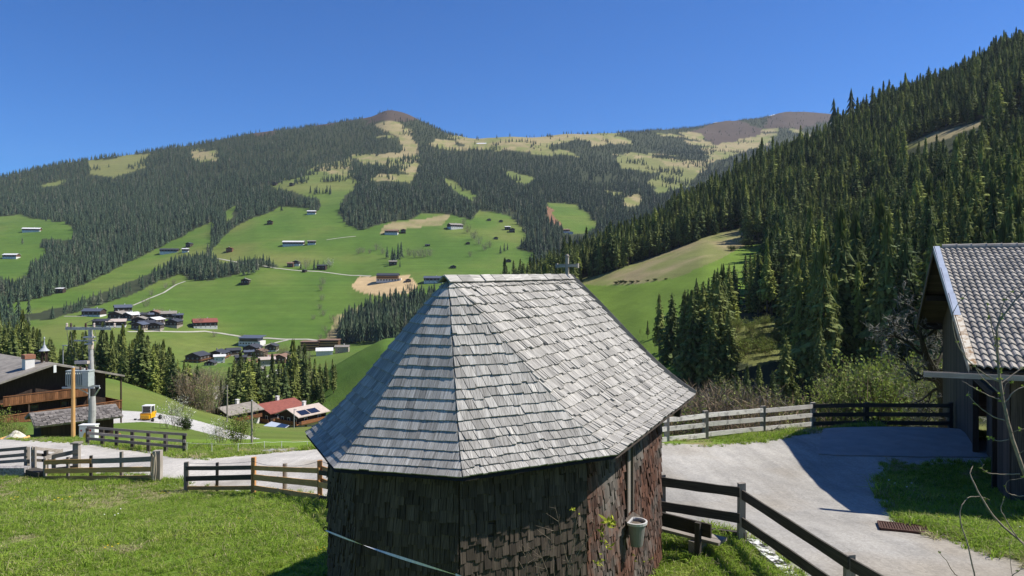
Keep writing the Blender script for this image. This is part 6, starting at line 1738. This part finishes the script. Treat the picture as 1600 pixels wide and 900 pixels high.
FARM = [(50,362,27,'l','roof_pale','farmhouse with a pale roof on the upper left meadow at the picture edge','mid_timber','white_wall'),(18,404,23,'l','roof_pale','white-walled farmhouse on the lower left meadow at the picture edge','mid_timber','white_wall'),
 (95,458,13,'l','roof_pale','small grey hut at the lower edge of the left forest','dark_timber',None),(265,396,29,'l','roof_dark','dark farmhouse on the narrow meadow between two forest strips','dark_timber','white_wall'),
 (290,395,10,'l','roof_pale','small pale annexe right of the dark farmhouse on the narrow meadow','dark_timber','white_wall'),(359,394,10,'g','roof_red','small reddish hut above the curved road on the green slope','balcony_wood',None),
 (384,444,13,'g','roof_grey','small dark barn in the open meadow left of the vertical hedge','dark_timber',None),(459,384,35,'l','roof_pale','long pale-roofed farmhouse with a white ground floor on the green slope','dark_timber','white_wall'),
 (487,382,13,'l','roof_grey','low outbuilding right of the long pale-roofed farmhouse','dark_timber','white_wall'),(422,351,9,'g','roof_brown','tiny brown hut high on the green slope left of the ski run','mid_timber',None),
 (487,335,14,'l','roof_pale','small pale hut at the top of the green slope below the trees','mid_timber','white_wall'),(463,415,11,'g','roof_blue','blue-roofed house beside the road on the green slope','dark_timber','white_wall'),
 (454,417,10,'l','roof_brown','low brown shed left of the blue-roofed roadside house','mid_timber',None),(503,422,15,'l','roof_dark','dark barn between the trees beside the road on the green slope','dark_timber',None),
 (476,426,6,'g','roof_dark','tiny dark hut just below the road on the green slope','dark_timber',None),(612,366,22,'l','roof_brown','brown farmhouse at the edge of the upper tan meadow','mid_timber','white_wall'),
 (630,364,8,'g','roof_dark','small dark hut right of the brown upper farmhouse','dark_timber',None),(678,442,32,'l','roof_blue','long blue-roofed building directly left of the chapel ridge','dark_timber','white_wall'),
 (711,357,25,'d','roof_grey','grey-roofed farmhouse on the upper meadow above the hedge','dark_timber','white_wall'),(614,415,13,'l','roof_grey','small hut beside the tree group in the green slope','dark_timber',None),
 (638,440,9,'g','roof_dark','small dark hut right of the building on bare earth','dark_timber',None),(668,385,8,'l','roof_dark','small dark hut alone in the middle meadow','dark_timber',None),
 (708,419,9,'g','roof_dark','small dark hut alone above the chapel ridge','dark_timber',None),(764,345,6,'g','roof_brown','tiny brown hut at the upper edge of the right meadow','mid_timber',None),
 (783,347,6,'g','roof_dark','tiny dark hut right of the tiny brown one in the right meadow','dark_timber',None),(794,409,9,'g','roof_dark','small dark hut at the lower right of the far meadows','dark_timber',None),
 (793,360,9,'l','roof_pale','small pale-roofed hut in the right meadow','dark_timber',None),(800,363,8,'g','roof_dark','dark hut just right of the pale-roofed hut','dark_timber',None),(775,374,7,'g','roof_dark','dark hut below the pale-roofed hut in the right meadow','dark_timber',None),
 (885,364,11,'l','roof_brown','small brown-roofed house at the foot of the steep green clearing','mid_timber','white_wall'),(892,366,7,'g','roof_pale','small white house right of the brown one below the steep clearing','white_wall',None),
 (731,382,6,'g','roof_dark','tiny dark hut beside the hedge in the far meadow','dark_timber',None),(296,386,8,'g','roof_dark','tiny dark hut on the narrow meadow near the forest edge','dark_timber',None),
 (430,290,6,'g','roof_dark','tiny dark hut on the high pasture, leftmost of two','dark_timber',None),(456,291,6,'g','roof_dark','tiny dark hut on the high pasture, rightmost of two','dark_timber',None)]
for u_, v_, w_, k_, r_, l_, wl_, b_ in FARM: far_house(l_, u_, v_, w_, k_, r_, wl_, b_, name='farmhouse' if w_ > 12 else 'hut', bal=False)
t, w, dp, Hh = block_building('guesthouse', 'modern guesthouse with orange timber and white base on the patch of bare earth', 'house', 608, 440, 38, 2, 12, 9)
m = MB(); m.box((0, 0, .5), (w, dp, 6)); gpart(m, 'ground_floor', 'white_wall', t)
m = MB(); m.box((-w*.06, 0, 5.6), (w*.86, dp, 4.4), la=0); gpart(m, 'upper_wall', 'balcony_wood', t)
m = MB()
for s in (-1, 1):
    q = [Vector((x, y, z)) for x, y, z in ((-w*.5, 0, 10.4), (w*.42, 0, 10.4), (w*.42, s*(dp/2+1.2), 7.3), (-w*.5, s*(dp/2+1.2), 7.3))]; m.hexa(q+[p+Vector((0, 0, .3)) for p in q])
gpart(m, 'roof', 'roof_dark', t)
for z in (3.5, 5.7):
    m = MB(); m.box((-w*.02, -dp/2-1.0, z), (w*.9, .15, 1.0), la=0); m.box((-w*.02, -dp/2-.5, z-.5), (w*.9, 1.1, .15)); gpart(m, 'balcony', 'orange_wood', t)
for i in range(8):
    m = MB(); m.box((-w*.42+i*w*.115, -dp/2-.05, 1.4), (2.0, .15, 1.7)); gpart(m, 'window', 'glass', t)

# ---- roads and tracks on the far slope
ribbon('mountain_road', [(208,478),(232,468),(256,458),(275,446),(290,440)], 2.8, MAT['slab_pale'], 'pale track climbing above the hamlet')
ribbon('mountain_road', [(335,404),(350,406),(385,413),(430,420),(470,424),(500,425),(520,428),(560,431),(580,432)], 3.4, MAT['slab_pale'], 'pale road across the green slope')
ribbon('mountain_road', [(200,519),(240,519),(290,519),(320,519),(345,522),(375,526),(420,529),(445,531),(480,531),(500,533)], 4.2, MAT['slab_pale'], 'pale road from the hamlet to the village')
ribbon('mountain_road', [(412,541),(430,537),(450,532)], 4.2, MAT['slab_pale'], 'short road beside the white modern building')
ribbon('mountain_road', [(100,495),(135,495),(165,492),(178,491)], 3.4, MAT['slab_pale'], 'pale road at the left end of the hamlet')
ribbon('mountain_road', [(510,375),(545,371),(556,370)], 2.4, MAT['slab_pale'], 'track at the foot of the ski run')
ribbon('snow_patch', [(1206,181),(1214,176),(1221,172.5)], 26, MAT['snow'], 'small snow patch on the far right summit ridge', 1.0)
ribbon('snow_patch', [(1228,172),(1240,172)], 22, MAT['snow'], 'small snow patch beside the far right summit', 1.0)
ribbon('snow_patch', [(1285,176),(1299,177)], 18, MAT['snow'], 'snow patch on the ridge right of the far summit', 1.0)
ribbon('snow_patch', [(1100,196),(1118,192),(1124,191)], 20, MAT['snow'], 'thin snow patch on the right ridge', 2.0)
ribbon('snow_patch', [(745,225),(760,225)], 12, MAT['snow'], 'snow patch in the high saddle', 1.0)
ribbon('snow_patch', [(208,241),(230,236)], 8, MAT['snow'], 'thin snow strip on the left ridge', 1.0)
# pale lots in the village
for pts, l in (([(425,590),(432,583),(440,578)], 'pale gravel lot among the village trees'), ([(330,625),(336,612),(345,604)], 'pale gravel lot left of the village trees')):
    ribbon('gravel_lot', pts, 9, MAT['slab_pale'], l)

# ---- electric fence across the near meadow
ef = thing('electric_fence', 'thin electric fence with white stakes on the grass strip beyond the gravel road', 'fence', tuple(atD(372, 37.2)))
prev = None
m = MB()
for u_, D in ((292, 38.5), (331, 38.3), (372, 37.2), (413, 40.5), (440, 41), (480, 42), (530, 42)):
    g = atD(u_, D); q = MB(); q.tube([g-Vector((0, 0, .1)), g+Vector((0, 0, .5))], .014, 5); q.build('stake', MAT['white_paint'], ef, world=True)
    if prev: m.tube([prev, prev.lerp(g+Vector((0, 0, .47)), .5)-Vector((0, 0, .03)), g+Vector((0, 0, .47))], .006, 4)
    prev = g+Vector((0, 0, .47))
m.build('tape', MAT['white_paint'], ef, world=True)
# ---- felled timber in the clearing
for i, (a, b, r_) in enumerate((((1137,560),(1151,528),.16), ((1141,548),(1160,536),.14))):
    A, B = hit(*a, 110), hit(*b, 110)
    t = thing('felled_trunk', ['long pale felled trunk lying up the slope in the hillside clearing', 'shorter pale felled trunk lying across the hillside clearing'][i], 'log', tuple(A))
    m = MB(); m.tube([A+Vector((0, 0, .4)), A.lerp(B, .5)+Vector((0, 0, .9)), B+Vector((0, 0, .4))], [r_*1.2, r_, r_*.6], 8); m.build('log', MAT['twig_pale'], t, world=True)
    m = MB()
    for k in range(7): q = A.lerp(B, .3+.09*k)+Vector((0, 0, .6)); m.tube([q, q+Vector((rng.uniform(-.6, .6), rng.uniform(-.6, 0), rng.uniform(.2, .7)))], [.04, .015], 4)
    m.build('branch_stubs', MAT['twig_pale'], t, world=True)
# stones at the road edge
for u_, D, s in ((418,35.5,.28),(430,35.2,.35),(446,35.4,.25),(460,35.0,.30),(405,35.8,.2)):
    g = atD(u_, D); m = MB(); m.lathe([(.001, .42*s), (.5*s, .36*s), (.85*s, .15*s), (.9*s, -.1)], (0, 0, 0), 8)
    m.v = [(x*rng.uniform(.8, 1.2)*1.4, y*rng.uniform(.8, 1.1), z*rng.uniform(.8, 1.1)) for x, y, z in m.v]
    o = m.build('field_stone', MAT['stone']); o.location = g; tag(o, 'pale flat stone on the grass edge of the gravel road left of the chapel', 'stone', 'stones at the road edge')
# ================================================================== CAMERA, SKY, SUN
SUN_AZ, SUN_EL = 83.0, 49.5
def light():
    w = bpy.data.worlds.new('World'); SC.world = w; w.use_nodes = True
    t = w.node_tree; bg = t.nodes['Background']
    s = t.nodes.new('ShaderNodeTexSky'); s.sky_type = 'NISHITA'; s.sun_disc = False
    s.sun_elevation = R(SUN_EL); s.sun_rotation = R(SUN_AZ); s.altitude = 1300; s.air_density = 1.0; s.dust_density = 0.1; s.ozone_density = 3.0
    mx = t.nodes.new('ShaderNodeMix'); mx.data_type = 'RGBA'; mx.blend_type = 'MULTIPLY'; mx.inputs[0].default_value = 1
    mx.inputs[7].default_value = (.27, .76, 1.38, 1)
    t.links.new(s.outputs[0], mx.inputs[6]); t.links.new(mx.outputs[2], bg.inputs[0]); bg.inputs[1].default_value = 0.064
    l = bpy.data.lights.new('sun', 'SUN'); l.energy = 4.6; l.angle = R(0.53); l.color = (1.0, .955, .885)
    o = bpy.data.objects.new('sun', l); COL.objects.link(o)
    d = Vector((math.sin(R(SUN_AZ))*math.cos(R(SUN_EL)), math.cos(R(SUN_AZ))*math.cos(R(SUN_EL)), math.sin(R(SUN_EL))))
    o.rotation_euler = d.to_track_quat('Z', 'Y').to_euler(); o.location = (60, 10, 80)
    c = bpy.data.cameras.new('camera'); co = bpy.data.objects.new('camera', c); COL.objects.link(co)
    co.location = (0, 0, 0); co.rotation_euler = (R(90), 0, 0)
    c.sensor_width = 36; c.lens = F/1600*36; c.shift_y = (V0-450)/1600; c.clip_start = .1; c.clip_end = 20000
    SC.camera = co
    SC.view_settings.view_transform = 'Standard'; SC.view_settings.look = 'None'; SC.view_settings.exposure = 0.62; SC.view_settings.gamma = 1
    SC.cycles.max_bounces = 5; SC.cycles.diffuse_bounces = 3; SC.cycles.transparent_max_bounces = 4
light()
HAZE = 0.000035
mb = MB(); mb.box((0, 2200, (ZLIM[0]-1+ZLIM[1]+40)/2), (11800, 7400, ZLIM[1]+40-ZLIM[0]+1))
t = bpy.data.materials.new('haze_air'); t.use_nodes = True; n = t.node_tree.nodes; n.clear()
out = n.new('ShaderNodeOutputMaterial'); pv = n.new('ShaderNodeVolumePrincipled')
pv.inputs['Color'].default_value = (.80, .88, 1.0, 1); pv.inputs['Density'].default_value = HAZE; pv.inputs['Anisotropy'].default_value = .2
t.node_tree.links.new(pv.outputs[0], out.inputs['Volume'])
hz = mb.build('haze', t); tag(hz, 'thin haze of the valley air', 'haze', None, 'stuff')
